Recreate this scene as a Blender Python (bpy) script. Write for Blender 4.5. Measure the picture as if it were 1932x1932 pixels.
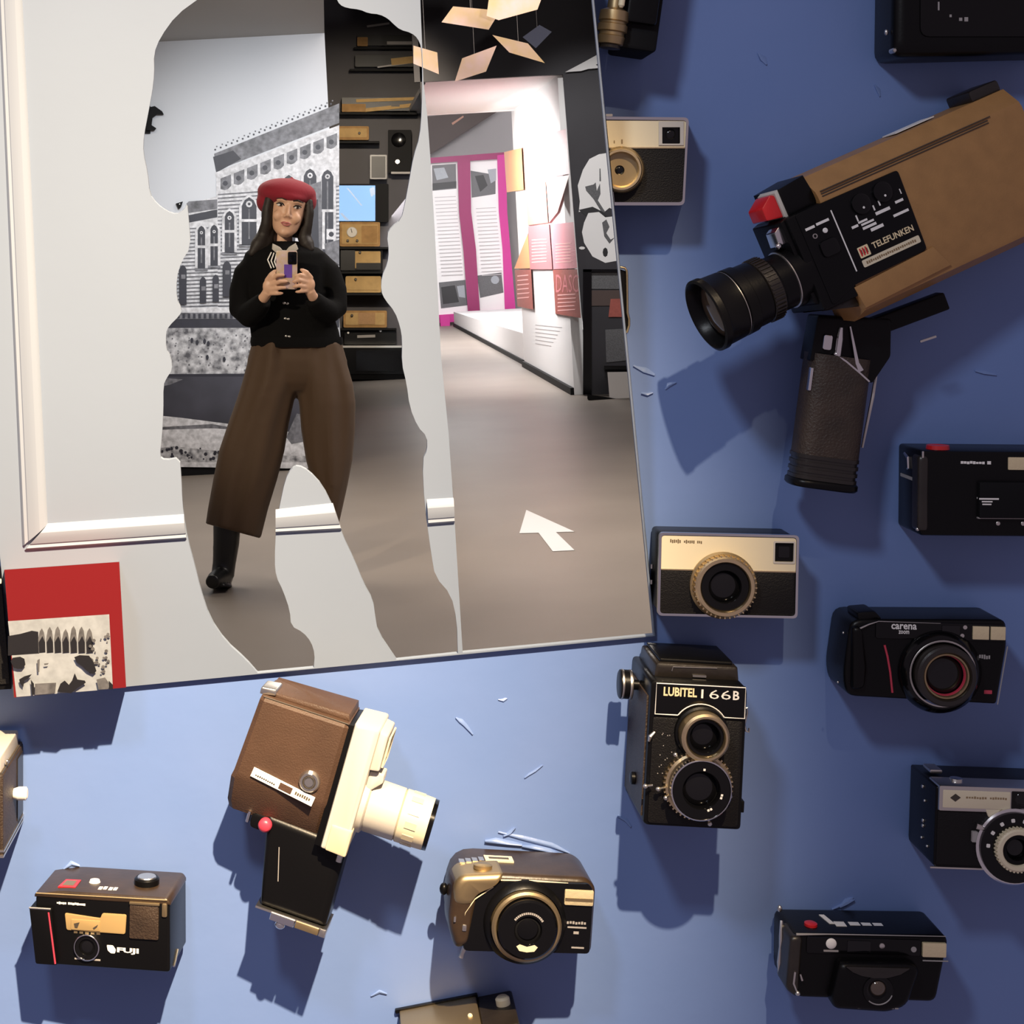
import bpy, bmesh, math, random
from mathutils import Vector, Matrix
from mathutils.geometry import tessellate_polygon
from math import sin, cos, pi, radians
random.seed(11)
scene = bpy.context.scene
for o in list(bpy.data.objects): bpy.data.objects.remove(o)
COL = scene.collection

# ------------------------------------------------------------------ camera
IMG, FX, FY, FL, SC = 1932.0, 620.0, 480.0, 3300.0, 2240.0   # image size, principal point, focal (px), px per metre on the blue wall
D = FL / SC                       # viewer to blue wall
ROLL = radians(3.0)
RIGHT = Vector((cos(ROLL), 0, -sin(ROLL))); UP = Vector((sin(ROLL), 0, cos(ROLL))); FWD = Vector((0, 1, 0))
CAM = Vector((0, -D, 1.3))
cd = bpy.data.cameras.new('viewer_camera'); cam = bpy.data.objects.new('viewer_camera', cd); COL.objects.link(cam)
cd.sensor_width = 36; cd.sensor_fit = 'HORIZONTAL'; cd.lens = 36 * FL / IMG
cd.shift_x = (IMG / 2 - FX) / IMG; cd.shift_y = (FY - IMG / 2) / IMG
cd.clip_start = 0.02; cd.clip_end = 200
mw = Matrix.Identity(4)
for i in range(3):
    mw[i][0] = RIGHT[i]; mw[i][1] = UP[i]; mw[i][2] = -FWD[i]; mw[i][3] = CAM[i]
cam.matrix_world = mw
scene.camera = cam

# ------------------------------------------------------------------ world, lights, exposure
scene.view_settings.view_transform = 'Standard'; scene.view_settings.look = 'None'
scene.view_settings.exposure = 0.0; scene.view_settings.gamma = 1.0
try: scene.view_settings.use_curve_mapping = False
except Exception: pass
world = bpy.data.worlds.new('room_dim'); scene.world = world; world.use_nodes = True
world.node_tree.nodes['Background'].inputs[0].default_value = (1.0, 0.80, 0.95, 1)
world.node_tree.nodes['Background'].inputs[1].default_value = 0.22

def P(px, py, y=0.0):
    """point of the place seen at photo position (px,py) that lies at depth y behind the blue wall"""
    d = y + D
    return CAM + (RIGHT * (px - FX) + UP * (FY - py)) * (d / FL) + FWD * d

def lamp(name, kind, loc, target, power, color, size=0.05, spot=60, blend=0.6, size_y=None):
    l = bpy.data.lights.new(name, kind); l.energy = power; l.color = color
    if kind == 'AREA':
        l.size = size
        if size_y: l.shape = 'RECTANGLE'; l.size_y = size_y
    else: l.shadow_soft_size = size
    if kind == 'SPOT': l.spot_size = radians(spot); l.spot_blend = blend
    o = bpy.data.objects.new(name, l); COL.objects.link(o); o.location = loc
    o.rotation_euler = (Vector(target) - Vector(loc)).to_track_quat('-Z', 'Y').to_euler()
    return o
WARM = (1.0, 0.80, 0.58)
# track spots that light the camera wall
lamp('track_spot_key', 'SPOT', Vector((0.46, -1.7, 2.75)), P(-140, 1700), 1180, (1.0, 0.76, 0.48), 0.02, 34, 1.0)
lamp('track_spot_soft', 'SPOT', Vector((-0.30, -1.2, 2.2)), P(1020, 840), 37, (0.88, 0.93, 1.0), 0.09, 58, 1.0)
# unseen lamps placed to light the hall behind the board
lamp('hall_panel_light', 'AREA', (-0.9, 6.9, 2.6), (-0.9, 7.1, 0), 36, (1.0, 0.93, 0.82), 1.2, size_y=1.2)
lamp('mural_spot', 'SPOT', (-0.15, 5.2, 2.40), P(530, 400, 9.2), 400, (0.90, 0.95, 1.0), 0.05, 42, 1.0)
lamp('figure_spot', 'SPOT', (-1.5, 2.6, 2.5), (-0.18, 5.2, 1.2), 290, (1.0, 0.84, 0.62), 0.06, 31, 0.7)
lamp('floor_fill', 'AREA', (2.0, 5.4, 3.3), (1.9, 5.3, 0), 230, (1.0, 0.90, 0.82), 5.5, size_y=0.8)  # no fixture there; added over the right side to brighten the floor
lamp('card_fill', 'SPOT', (1.3, 2.6, 1.9), (0.95, 8.3, 2.55), 260, (1.0, 0.93, 0.88), 0.05, 22, 0.6)  # added low in the hall to brighten the hanging cards
lamp('pillar_fill', 'SPOT', (1.6, 9.6, 3.9), (2.4, 13.2, 1.7), 520, (1.0, 0.98, 0.96), 0.05, 36, 0.8)  # added to brighten the guitarist print on the pillar
lamp('white_room_fill', 'AREA', (1.12, 16.0 - 0.6, 2.0), (2.02, 15.5, 1.2), 160, (1.0, 0.97, 0.95), 3.0, size_y=0.9)  # unseen panel, its back to the viewer, added to whiten the side wall
lamp('far_room_light', 'AREA', (2.2, 23.0, 3.85), (2.2, 24.5, 0), 700, (1.0, 0.97, 0.97), 1.8, size_y=7.0)
lamp('shelf_light', 'SPOT', (0.45, 10.0, 2.9), (0.40, 16.6, 1.75), 1150, (1.0, 0.84, 0.64), 0.1, 34, 0.9)

# ------------------------------------------------------------------ materials
def s2l(c): c /= 255.0; return c / 12.92 if c <= 0.04045 else ((c + 0.055) / 1.055) ** 2.4
def rgb(r, g, b): return (s2l(r), s2l(g), s2l(b), 1.0)
MATS = {}
def mat(name, color, rough=0.5, metal=0.0, spec=0.5, coat=0.0, bump=0.0, bscale=200.0, vary=0.0, vscale=20.0, color2=None, emit=0.0, trans=0.0, sheen=0.0):
    m = bpy.data.materials.new(name); m.use_nodes = True; nt = m.node_tree; b = nt.nodes['Principled BSDF']
    b.inputs['Base Color'].default_value = color; b.inputs['Roughness'].default_value = rough
    b.inputs['Metallic'].default_value = metal; b.inputs['Specular IOR Level'].default_value = spec
    b.inputs['Coat Weight'].default_value = coat; b.inputs['Coat Roughness'].default_value = 0.08
    if sheen: b.inputs['Sheen Weight'].default_value = sheen
    if trans: b.inputs['Transmission Weight'].default_value = trans
    if emit: b.inputs['Emission Color'].default_value = color; b.inputs['Emission Strength'].default_value = emit
    if bump or vary:
        tc = nt.nodes.new('ShaderNodeTexCoord')
    if bump:
        n = nt.nodes.new('ShaderNodeTexNoise'); n.inputs['Scale'].default_value = bscale; n.inputs['Detail'].default_value = 4
        nt.links.new(tc.outputs['Object'], n.inputs['Vector'])
        bp = nt.nodes.new('ShaderNodeBump'); bp.inputs['Strength'].default_value = bump; bp.inputs['Distance'].default_value = 0.002
        nt.links.new(n.outputs['Fac'], bp.inputs['Height']); nt.links.new(bp.outputs['Normal'], b.inputs['Normal'])
    if vary:
        n = nt.nodes.new('ShaderNodeTexNoise'); n.inputs['Scale'].default_value = vscale; n.inputs['Detail'].default_value = 5
        nt.links.new(tc.outputs['Object'], n.inputs['Vector'])
        r = nt.nodes.new('ShaderNodeValToRGB'); r.color_ramp.elements[0].position = 0.3; r.color_ramp.elements[1].position = 0.7
        c2 = color2 or tuple(c * (1 - vary) for c in color[:3]) + (1,)
        r.color_ramp.elements[0].color = c2; r.color_ramp.elements[1].color = color
        nt.links.new(n.outputs['Fac'], r.inputs['Fac']); nt.links.new(r.outputs['Color'], b.inputs['Base Color'])
    MATS[name] = m
    return m
mat('blue_paint', (0.150, 0.232, 0.485, 1), 0.42, spec=0.5, bump=0.25, bscale=26, vary=0.2, vscale=9, color2=(0.137, 0.222, 0.475, 1))
mat('blue_flake', (0.16, 0.245, 0.49, 1), 0.4, bump=0.3, bscale=90)
mat('black', (0.003, 0.003, 0.0035, 1), 0.34, spec=0.2, bump=0.04, bscale=500)
mat('black_gloss', (0.003, 0.003, 0.0035, 1), 0.14, spec=0.25, coat=0.12)
mat('black_matte', (0.005, 0.005, 0.006, 1), 0.6, spec=0.15)
mat('leather', (0.006, 0.0055, 0.006, 1), 0.5, spec=0.22, bump=0.35, bscale=900)
mat('brown_leather', (0.045, 0.028, 0.018, 1), 0.5, spec=0.5, bump=0.5, bscale=600, vary=0.4, vscale=60)
mat('worn_black', (0.018, 0.014, 0.011, 1), 0.36, spec=0.6, bump=0.1, bscale=250, vary=0.4, vscale=40)
mat('chrome', (0.80, 0.80, 0.80, 1), 0.16, 1.0)
mat('silver', (0.66, 0.64, 0.60, 1), 0.34, 1.0)
mat('satin_gold', (0.72, 0.58, 0.36, 1), 0.34, 1.0, bump=0.05, bscale=300)
mat('dull_gold', (0.42, 0.32, 0.18, 1), 0.40, 0.9)
mat('champagne', (0.70, 0.62, 0.44, 1), 0.48, 0.0, spec=0.5, bump=0.02, bscale=400)
mat('cream', (0.52, 0.49, 0.44, 1), 0.42, spec=0.5, bump=0.03, bscale=300)
mat('cream_dim', (0.62, 0.53, 0.36, 1), 0.45)
mat('tan', (0.38, 0.20, 0.070, 1), 0.45, spec=0.5, bump=0.10, bscale=700, vary=0.15, vscale=60)
mat('brown', (0.075, 0.040, 0.024, 1), 0.55, spec=0.4, bump=0.25, bscale=800, vary=0.2, vscale=40)
mat('glass_dark', (0.004, 0.004, 0.005, 1), 0.05, spec=0.35, coat=0.25)
mat('warm_lit_black', (0.038, 0.023, 0.013, 1), 0.34, spec=0.5, vary=0.4, vscale=50, bump=0.08, bscale=200)  # black plastic, with the brown sheen of warm light put into its colour
mat('shelf_dark', (0.050, 0.046, 0.054, 1), 0.6, vary=0.2, vscale=2)
mat('glass_brown', (0.075, 0.050, 0.030, 1), 0.10, spec=0.8, coat=0.8)
mat('flash', (0.78, 0.66, 0.40, 1), 0.18, 0.35, coat=0.8, bump=0.25, bscale=350)
mat('amber', (0.36, 0.245, 0.105, 1), 0.3, coat=0.4)
mat('red_gloss', rgb(196, 30, 34), 0.3, coat=0.3)
mat('red_line', rgb(190, 60, 80), 0.35)
mat('white_print', (0.82, 0.80, 0.76, 1), 0.5)
mat('grey_print', (0.34, 0.32, 0.31, 1), 0.5)
mat('gold_print', (0.80, 0.66, 0.40, 1), 0.45)
mat('dark_print', (0.05, 0.04, 0.03, 1), 0.5)
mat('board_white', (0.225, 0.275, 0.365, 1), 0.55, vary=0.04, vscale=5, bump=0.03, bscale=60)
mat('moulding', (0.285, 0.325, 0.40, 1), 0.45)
mat('red_board', rgb(112, 20, 24), 0.45)
mat('photo_light', (0.36, 0.39, 0.43, 1), 0.45, vary=0.25, vscale=120)
mat('photo_mid', (0.14, 0.14, 0.15, 1), 0.45, vary=0.5, vscale=160)
mat('photo_dark', (0.012, 0.012, 0.015, 1), 0.45)
# hall
mat('hall_floor', (0.24, 0.205, 0.175, 1), 0.42, spec=0.35, vary=0.16, vscale=1.3, bump=0.03, bscale=20)
mat('mural_sky', (0.60, 0.62, 0.66, 1), 0.45, vary=0.05, vscale=0.8)
mat('mural_white', (0.72, 0.72, 0.75, 1), 0.5, vary=0.45, vscale=38)
mat('mural_grey', (0.21, 0.21, 0.235, 1), 0.5, vary=0.7, vscale=30)
mat('mural_dark', (0.022, 0.022, 0.035, 1), 0.5, vary=0.3, vscale=20)
mat('mural_river', (0.055, 0.055, 0.075, 1), 0.5, vary=0.5, vscale=4)
mat('mural_stone', (0.62, 0.62, 0.64, 1), 0.55, vary=1.0, vscale=26, color2=(0.07, 0.07, 0.08, 1))
mat('hall_ceiling', (0.42, 0.41, 0.40, 1), 0.7)
mat('hall_dark', (0.026, 0.024, 0.031, 1), 0.6, vary=0.2, vscale=2)
mat('hall_white', (0.80, 0.79, 0.79, 1), 0.6)
mat('hall_grey', (0.50, 0.48, 0.49, 1), 0.6)
mat('magenta', rgb(190, 40, 135), 0.5)
mat('magenta_dark', rgb(140, 30, 90), 0.5)
mat('wood', (0.42, 0.24, 0.09, 1), 0.65, spec=0.2, vary=0.3, vscale=14)
mat('wood_pale', (0.52, 0.34, 0.14, 1), 0.65, spec=0.2, vary=0.2, vscale=14)
mat('screen', (0.30, 0.56, 1.0, 1), 0.7, spec=0.1, emit=0.5)
mat('screen_line', (0.18, 0.32, 0.55, 1), 0.3, emit=0.5)
mat('tile_orange', rgb(226, 158, 105), 0.55); mat('tile_pink', rgb(214, 140, 150), 0.55); mat('tile_beige', rgb(198, 150, 130), 0.55)
mat('tile_red', rgb(165, 85, 75), 0.55, vary=0.25, vscale=30); mat('tile_rose', rgb(205, 120, 125), 0.55); mat('tile_pale', rgb(236, 178, 175), 0.55)
mat('brown_print', (0.07, 0.045, 0.04, 1), 0.5)
mat('card', rgb(240, 208, 204), 0.6, vary=0.25, vscale=7, color2=rgb(228, 196, 140)); mat('card_blue', rgb(90, 96, 118), 0.5)
mat('arrow_white', (0.66, 0.66, 0.66, 1), 0.5)
# person
mat('skin', (0.66, 0.40, 0.27, 1), 0.45, spec=0.4, vary=0.08, vscale=30)
mat('lip', (0.42, 0.13, 0.12, 1), 0.4); mat('eye_white', (0.7, 0.68, 0.65, 1), 0.25); mat('iris', (0.02, 0.012, 0.01, 1), 0.15)
mat('hair', (0.014, 0.009, 0.007, 1), 0.62, bump=0.5, bscale=90)
mat('beret', (0.22, 0.007, 0.020, 1), 0.9, sheen=0.05, bump=0.3, bscale=150)
mat('cardigan', (0.003, 0.003, 0.0035, 1), 0.9, spec=0.15, sheen=0.0, bump=0.6, bscale=45)
mat('trouser', (0.066, 0.036, 0.017, 1), 0.75, sheen=0.05, bump=1.0, bscale=9)
mat('boot', (0.005, 0.005, 0.006, 1), 0.4)
mat('phone_case', rgb(200, 178, 190), 0.25, vary=0.3, vscale=40, color2=rgb(200, 175, 120)); mat('phone_violet', rgb(110, 80, 170), 0.2, coat=0.5)

# ------------------------------------------------------------------ geometry in template coordinates: every maker returns (verts, faces)
def offset_poly(poly, d):
    n = len(poly); A = sum(poly[i][0] * poly[(i + 1) % n][1] - poly[(i + 1) % n][0] * poly[i][1] for i in range(n))
    sgn = 1 if A > 0 else -1; out = []
    for i in range(n):
        p0, p1, p2 = poly[i - 1], poly[i], poly[(i + 1) % n]
        e1 = Vector((p1[0] - p0[0], p1[1] - p0[1])); e2 = Vector((p2[0] - p1[0], p2[1] - p1[1]))
        if e1.length < 1e-9 or e2.length < 1e-9: out.append(p1); continue
        e1.normalize(); e2.normalize()
        n1 = Vector((e1.y, -e1.x)) * sgn; n2 = Vector((e2.y, -e2.x)) * sgn
        m = n1 + n2
        if m.length < 1e-6: m = n1
        m.normalize(); k = d / max(0.4, m.dot(n1))
        out.append((p1[0] + m.x * k, p1[1] + m.y * k))
    return out
def inset(poly, d):
    x0 = min(x for x, y in poly); x1 = max(x for x, y in poly); y0 = min(y for x, y in poly); y1 = max(y for x, y in poly)
    cx, cy = (x0 + x1) / 2, (y0 + y1) / 2; sx = max(.08, 1 - 2 * d / (x1 - x0)); sy = max(.08, 1 - 2 * d / (y1 - y0))
    return [(cx + (x - cx) * sx, cy + (y - cy) * sy) for x, y in poly]
def inset2(poly, ch, k):
    """poly shrunk by ch*k; large insets shrink about the middle so that corners never fold over"""
    a = inset(poly, ch); return [(x + (u - x) * k, y + (v - y) * k) for (x, y), (u, v) in zip(poly, a)]
def roundp(poly, rad, n=4):
    out = []; N = len(poly)
    if not isinstance(rad, (list, tuple)): rad = [rad] * N
    for i in range(N):
        p0, p1, p2 = Vector(poly[i - 1]), Vector(poly[i]), Vector(poly[(i + 1) % N])
        a, b = p0 - p1, p2 - p1; r = min(rad[i], a.length * .49, b.length * .49)
        if r < 1e-6: out.append(tuple(p1)); continue
        a = p1 + a.normalized() * r; b = p1 + b.normalized() * r
        for k in range(n + 1):
            t = k / n; q = a * (1 - t) ** 2 + p1 * (2 * t * (1 - t)) + b * t * t; out.append((q.x, q.y))
    return out
def rect(x0, y0, x1, y1): return [(x0, y0), (x1, y0), (x1, y1), (x0, y1)]
def circ(cx, cy, r, n=28, ry=None): return [(cx + r * cos(2 * pi * k / n), cy + (ry or r) * sin(2 * pi * k / n)) for k in range(n)]
def loft(rings, cap0=True, cap1=True, closed=True):
    V = []; Fc = []; n = len(rings[0])
    for r_ in rings: V += [tuple(p) for p in r_]
    for i in range(len(rings) - 1):
        for k in range(n if closed else n - 1):
            a = i * n + k; b = i * n + (k + 1) % n; Fc.append((a, b, b + n, a + n))
    if cap0: Fc.append(tuple(range(n))[::-1])
    if cap1: Fc.append(tuple(range((len(rings) - 1) * n, len(rings) * n)))
    return V, Fc
def prism(poly, z0, z1, ch=0.0, cb=0.0, seg=2):
    """extrude a 2d outline from z0 (back) to z1 (front) with rounded front and back edges"""
    rings = []
    if cb > 0:
        for s in range(seg + 1):
            t = s / seg * pi / 2; q = inset2(poly, cb, 1 - sin(t)); rings.append([(x, y, z0 + cb * (1 - cos(t))) for x, y in q])
    else: rings.append([(x, y, z0) for x, y in poly])
    if ch > 0:
        for s in range(seg + 1):
            t = s / seg * pi / 2; q = inset2(poly, ch, 1 - cos(t)); rings.append([(x, y, z1 - ch + ch * sin(t)) for x, y in q])
    else: rings.append([(x, y, z1) for x, y in poly])
    return loft(rings)
def rb(x0, y0, x1, y1, rad, z0, z1, ch=0.0, cb=0.0, seg=2): return prism(roundp(rect(x0, y0, x1, y1), rad) if rad > 0 else rect(x0, y0, x1, y1), z0, z1, ch, cb, seg)
def lathe(cx, cy, prof, n=36, cap0=True, cap1=True):
    """revolve (radius, z) about the axis through (cx,cy) that points out of the wall"""
    return loft([[(cx + r * cos(2 * pi * k / n), cy + r * sin(2 * pi * k / n), z) for k in range(n)] for r, z in prof], cap0, cap1)
def lathe_u(v, w, prof, n=36, cap0=True, cap1=True):
    """revolve (u, radius) about a horizontal axis at (v,w)"""
    return loft([[(u, v + r * cos(2 * pi * k / n), w + r * sin(2 * pi * k / n)) for k in range(n)] for u, r in prof], cap0, cap1)
def lathe_v(u, w, prof, n=28, cap0=True, cap1=True):
    return loft([[(u + r * cos(2 * pi * k / n), v, w + r * sin(2 * pi * k / n)) for k in range(n)] for v, r in prof], cap0, cap1)
def ext_v(poly, v0, v1, e=0.0):
    """outline in (u,w) extruded downwards, with eased ends"""
    a = inset(poly, e) if e else poly
    R = [(a, v0), (poly, v0 + e), (poly, v1 - e), (a, v1)] if e else [(poly, v0), (poly, v1)]
    return loft([[(u, v, w) for u, w in q] for q, v in R])
def lring(cx, cy, prof, n=48):
    """hollow turned ring"""
    return lathe(cx, cy, list(prof) + [prof[0]], n, False, False)
def ext_u(prof, u0, u1): return loft([[(u0, a, b) for a, b in prof], [(u1, a, b) for a, b in prof]])
def torus(cx, cy, z, R, r, n=36, m=8, a0=0, a1=None):
    rings = []; full = a1 is None; a1 = 2 * pi if full else a1; N = n if full else max(4, int(n * (a1 - a0) / (2 * pi)))
    for i in range(N + (0 if full else 1)):
        t = a0 + (a1 - a0) * i / N
        rings.append([(cx + (R + r * cos(2 * pi * k / m)) * cos(t), cy + (R + r * cos(2 * pi * k / m)) * sin(t), z + r * sin(2 * pi * k / m)) for k in range(m)])
    if full:
        V, Fc = loft(rings, False, False); n0 = len(rings)
        Fc += [((n0 - 1) * m + k, (n0 - 1) * m + (k + 1) % m, (k + 1) % m, k) for k in range(m)]
        return V, Fc
    return loft(rings)
def tube(pts, r, m=8, closed=False):
    pts = [Vector(p) for p in pts]; rings = []; n = len(pts); rr = r if isinstance(r, (list, tuple)) else [r] * n
    prev = None
    for i, p in enumerate(pts):
        t = (pts[min(i + 1, n - 1)] - pts[max(i - 1, 0)]).normalized()
        a = t.orthogonal().normalized() if prev is None else (prev - t * prev.dot(t)).normalized()
        prev = a; b = t.cross(a)
        rings.append([tuple(p + (a * cos(2 * pi * k / m) + b * sin(2 * pi * k / m)) * rr[i]) for k in range(m)])
    return loft(rings)
def ball(cx, cy, cz, rx, ry=None, rz=None, n=14, m=9):
    ry = ry or rx; rz = rz or rx; rings = []
    for j in range(1, m): 
        t = pi * j / m; rings.append([(cx + rx * sin(t) * cos(2 * pi * k / n), cy + ry * sin(t) * sin(2 * pi * k / n), cz + rz * cos(t)) for k in range(n)])
    return loft(rings)
def plate(outer, z0, z1, holes=()):
    """flat slab with holes"""
    loops = [outer] + list(holes); flat = [p for l in loops for p in l]; N = len(flat)
    tri = tessellate_polygon([[Vector((x, y, 0)) for x, y in l] for l in loops])
    V = [(x, y, z1) for x, y in flat] + [(x, y, z0) for x, y in flat]
    Fc = [tuple(t) for t in tri] + [tuple(i + N for i in t)[::-1] for t in tri]
    b = 0
    for l in loops:
        n = len(l)
        for k in range(n): i, j = b + k, b + (k + 1) % n; Fc.append((i, j, j + N, i + N))
        b += n
    return V, Fc
def flat(poly, z): return [(x, y, z) for x, y in poly], [tuple(range(len(poly)))]
def frame2(outer, inner, z0, z1):
    """band between two outlines with the same number of points"""
    n = len(outer); V = [(x, y, z0) for x, y in outer] + [(x, y, z1) for x, y in outer] + [(x, y, z1) for x, y in inner] + [(x, y, z0) for x, y in inner]; Fc = []
    for k in range(n):
        j = (k + 1) % n
        for s in range(3): Fc.append((s * n + k, s * n + j, (s + 1) * n + j, (s + 1) * n + k))
    return V, Fc
def rotz(g, cx, cy, deg):
    a = radians(deg); return [((x - cx) * cos(a) - (y - cy) * sin(a) + cx, (x - cx) * sin(a) + (y - cy) * cos(a) + cy, z) for x, y, z in g[0]], g[1]
_txt = {}
def text(s, x0, y0, x1, y1, z, bold=0.0, deg=0):
    """lettering stretched to fill the box (x0,y0)-(x1,y1), y down"""
    key = (s, bold)
    if key not in _txt:
        cu = bpy.data.curves.new('lettering', 'FONT'); cu.body = s; cu.size = 1.0; cu.offset = bold; cu.resolution_u = 2
        ob = bpy.data.objects.new('lettering', cu); COL.objects.link(ob)
        dg = bpy.context.evaluated_depsgraph_get(); me = bpy.data.meshes.new_from_object(ob.evaluated_get(dg))
        _txt[key] = ([tuple(v.co) for v in me.vertices], [tuple(p.vertices) for p in me.polygons])
        bpy.data.objects.remove(ob); bpy.data.curves.remove(cu); bpy.data.meshes.remove(me)
    V, Fc = _txt[key]; xa = min(v[0] for v in V); xb = max(v[0] for v in V); ya = min(v[1] for v in V); yb = max(v[1] for v in V)
    g = [(x0 + (v[0] - xa) / (xb - xa) * (x1 - x0), y1 - (v[1] - ya) / (yb - ya) * (y1 - y0), z) for v in V], Fc
    return rotz(g, (x0 + x1) / 2, (y0 + y1) / 2, deg) if deg else g

# ------------------------------------------------------------------ frames: template coordinates -> world
def WORLD(x, y, z): return Vector((x, y, z))
def YP(y): return lambda px, py, h: P(px, py, y - h)                # plane at depth y, h metres towards the viewer
def ray(px, py): return (RIGHT * (px - FX) + UP * (FY - py)) / FL + FWD
def PLANE(p0, n):                                                    # tilted plane, h metres along its normal
    p0 = Vector(p0); n = Vector(n).normalized()
    def fr(px, py, h):
        d = ray(px, py); q = p0 + n * h
        return CAM + d * ((q - CAM).dot(n) / d.dot(n))
    return fr
class CF:
    """frame of a thing hung on the blue wall: photo pixels around (cx,cy), third coordinate in pixels out of its front plane"""
    def __init__(s, cx, cy, dep, ang=0, yaw=0, pitch=0):
        s.c = (cx, cy); s.o = P(cx, cy, -dep); s.k = (D - dep) / FL; s.dep = dep
        a = radians(ang); U = RIGHT * cos(a) - UP * sin(a); V = -RIGHT * sin(a) - UP * cos(a); Wn = -FWD
        ra = Matrix.Rotation(radians(yaw), 3, V); U = ra @ U; Wn = ra @ Wn
        rp = Matrix.Rotation(radians(pitch), 3, U); V = rp @ V; Wn = rp @ Wn
        s.U, s.V, s.W = U, V, Wn; s.back = -dep / s.k
    def __call__(s, a, b, w): return s.o + (s.U * (a - s.c[0]) + s.V * (b - s.c[1]) + s.W * w) * s.k
    def base(s): return P(s.c[0], s.c[1], 0)

# ------------------------------------------------------------------ objects
def loc_of(o):
    v = Vector((0, 0, 0))
    while o is not None: v += o.location; o = o.parent
    return v
def thing(name, label, cat, loc, group=None):
    o = bpy.data.objects.new(name, None); COL.objects.link(o); o.location = loc; o.empty_display_size = 0.02
    o['label'] = label; o['category'] = cat
    if group: o['group'] = group
    return o
def mesh_obj(name, V, Fc, mats, parent=None, loc=None, mi=None, smooth=35):
    base = loc_of(parent) if parent is not None else Vector(loc or (0, 0, 0))
    me = bpy.data.meshes.new(name); me.from_pydata([tuple(Vector(v) - base) for v in V], [], Fc)
    for m in (mats if isinstance(mats, (list, tuple)) else [mats]): me.materials.append(MATS[m] if isinstance(m, str) else m)
    if mi: me.polygons.foreach_set('material_index', mi)
    bm = bmesh.new(); bm.from_mesh(me); bmesh.ops.recalc_face_normals(bm, faces=bm.faces); bm.to_mesh(me); bm.free()
    if smooth:
        me.polygons.foreach_set('use_smooth', [True] * len(me.polygons)); me.set_sharp_from_angle(angle=radians(smooth))
    me.update()
    o = bpy.data.objects.new(name, me); COL.objects.link(o)
    if parent is not None: o.parent = parent
    else: o.location = base
    return o
def merge(fr, geos):
    V = []; Fc = []
    for g in geos:
        b = len(V); V += [fr(*p) for p in g[0]]; Fc += [tuple(i + b for i in f_) for f_ in g[1]]
    return V, Fc
def part(fr, name, m, parent, *geos, smooth=35, label=None):
    geos = [g for g in geos if g[1]]
    V, Fc = merge(fr, geos); o = mesh_obj(name, V, Fc, m, parent, smooth=smooth)
    if label: o['label'] = label
    return o
def single(fr, name, m, label, cat, *geos, group=None, kind=None, smooth=35, loc=None):
    V, Fc = merge(fr, geos); lo = Vector([sum(v[i] for v in V) / len(V) for i in range(3)]) if loc is None else loc
    o = mesh_obj(name, V, Fc, m, loc=lo, smooth=smooth)
    if label: o['label'] = label
    if cat: o['category'] = cat
    if group: o['group'] = group
    if kind: o['kind'] = kind
    return o
def painted(fr, name, parent, layers, h0=0.0, dh=0.0006):
    """flat print: list of (material, polygon or geometry), each laid over the one before"""
    names = []; V = []; Fc = []; mi = []
    for i, (m, g) in enumerate(layers):
        if m not in names: names.append(m)
        if isinstance(g, list): g = flat(g, 0)
        b = len(V); V += [fr(p[0], p[1], h0 + dh * i) for p in g[0]]; Fc += [tuple(j + b for j in f_) for f_ in g[1]]; mi += [names.index(m)] * len(g[1])
    o = mesh_obj(name, V, Fc, names, parent, mi=mi, smooth=0)
    for p in o.data.polygons: pass
    return o
def structure(o): o['kind'] = 'structure'; return o
# ================================================================== the blue wall and the leaning board
BA, BB, BT = P(25, 1316, -0.0055), P(1236, 1200, -0.0055), P(630, 400, -0.088)
BN = (BB - BA).cross(BT - BA).normalized()
if BN.y > 0: BN = -BN
BD = PLANE(BA, BN)                       # board face; sides of raised pieces follow the sight lines
def BDn(px, py, h): return BD(px, py, 0) + BN * h
B_OUT = [(-105, -70), (1113.3, -70), (1236, 1200), (25, 1316)]
HOLE = [(160, -66), (1112.5, -66), (1235, 1197.5), (285, 1288)]
# blue wall: painted slab with an opening behind the board
wall = single(YP(0), 'wall_front', 'blue_paint', None, None, plate([(-1900, -1500), (3600, -1500), (3600, 3300), (-1900, 3300)], -0.03, 0.0, [HOLE]), kind='structure', smooth=0)
def flake(pts, wid, h):
    """ridge of lifted paint along a line of photo points"""
    rings = []; n = len(pts)
    for i, (x, y) in enumerate(pts):
        x2, y2 = pts[min(i + 1, n - 1)]; x1, y1 = pts[max(i - 1, 0)]; l = math.hypot(x2 - x1, y2 - y1); nx, ny = -(y2 - y1) / l, (x2 - x1) / l
        w = wid * (0.25 + 0.75 * sin(pi * (i + 0.15) / (n - 0.7))) * random.uniform(.7, 1.2)
        rings.append([(x - nx * w, y - ny * w, -0.0005), (x - nx * w * .2, y - ny * w * .2, h * random.uniform(.7, 1)), (x + nx * w * .25, y + ny * w * .25, h * .9), (x + nx * w * .5, y + ny * w * .5, -0.0005)])
    return loft(rings)
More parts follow.
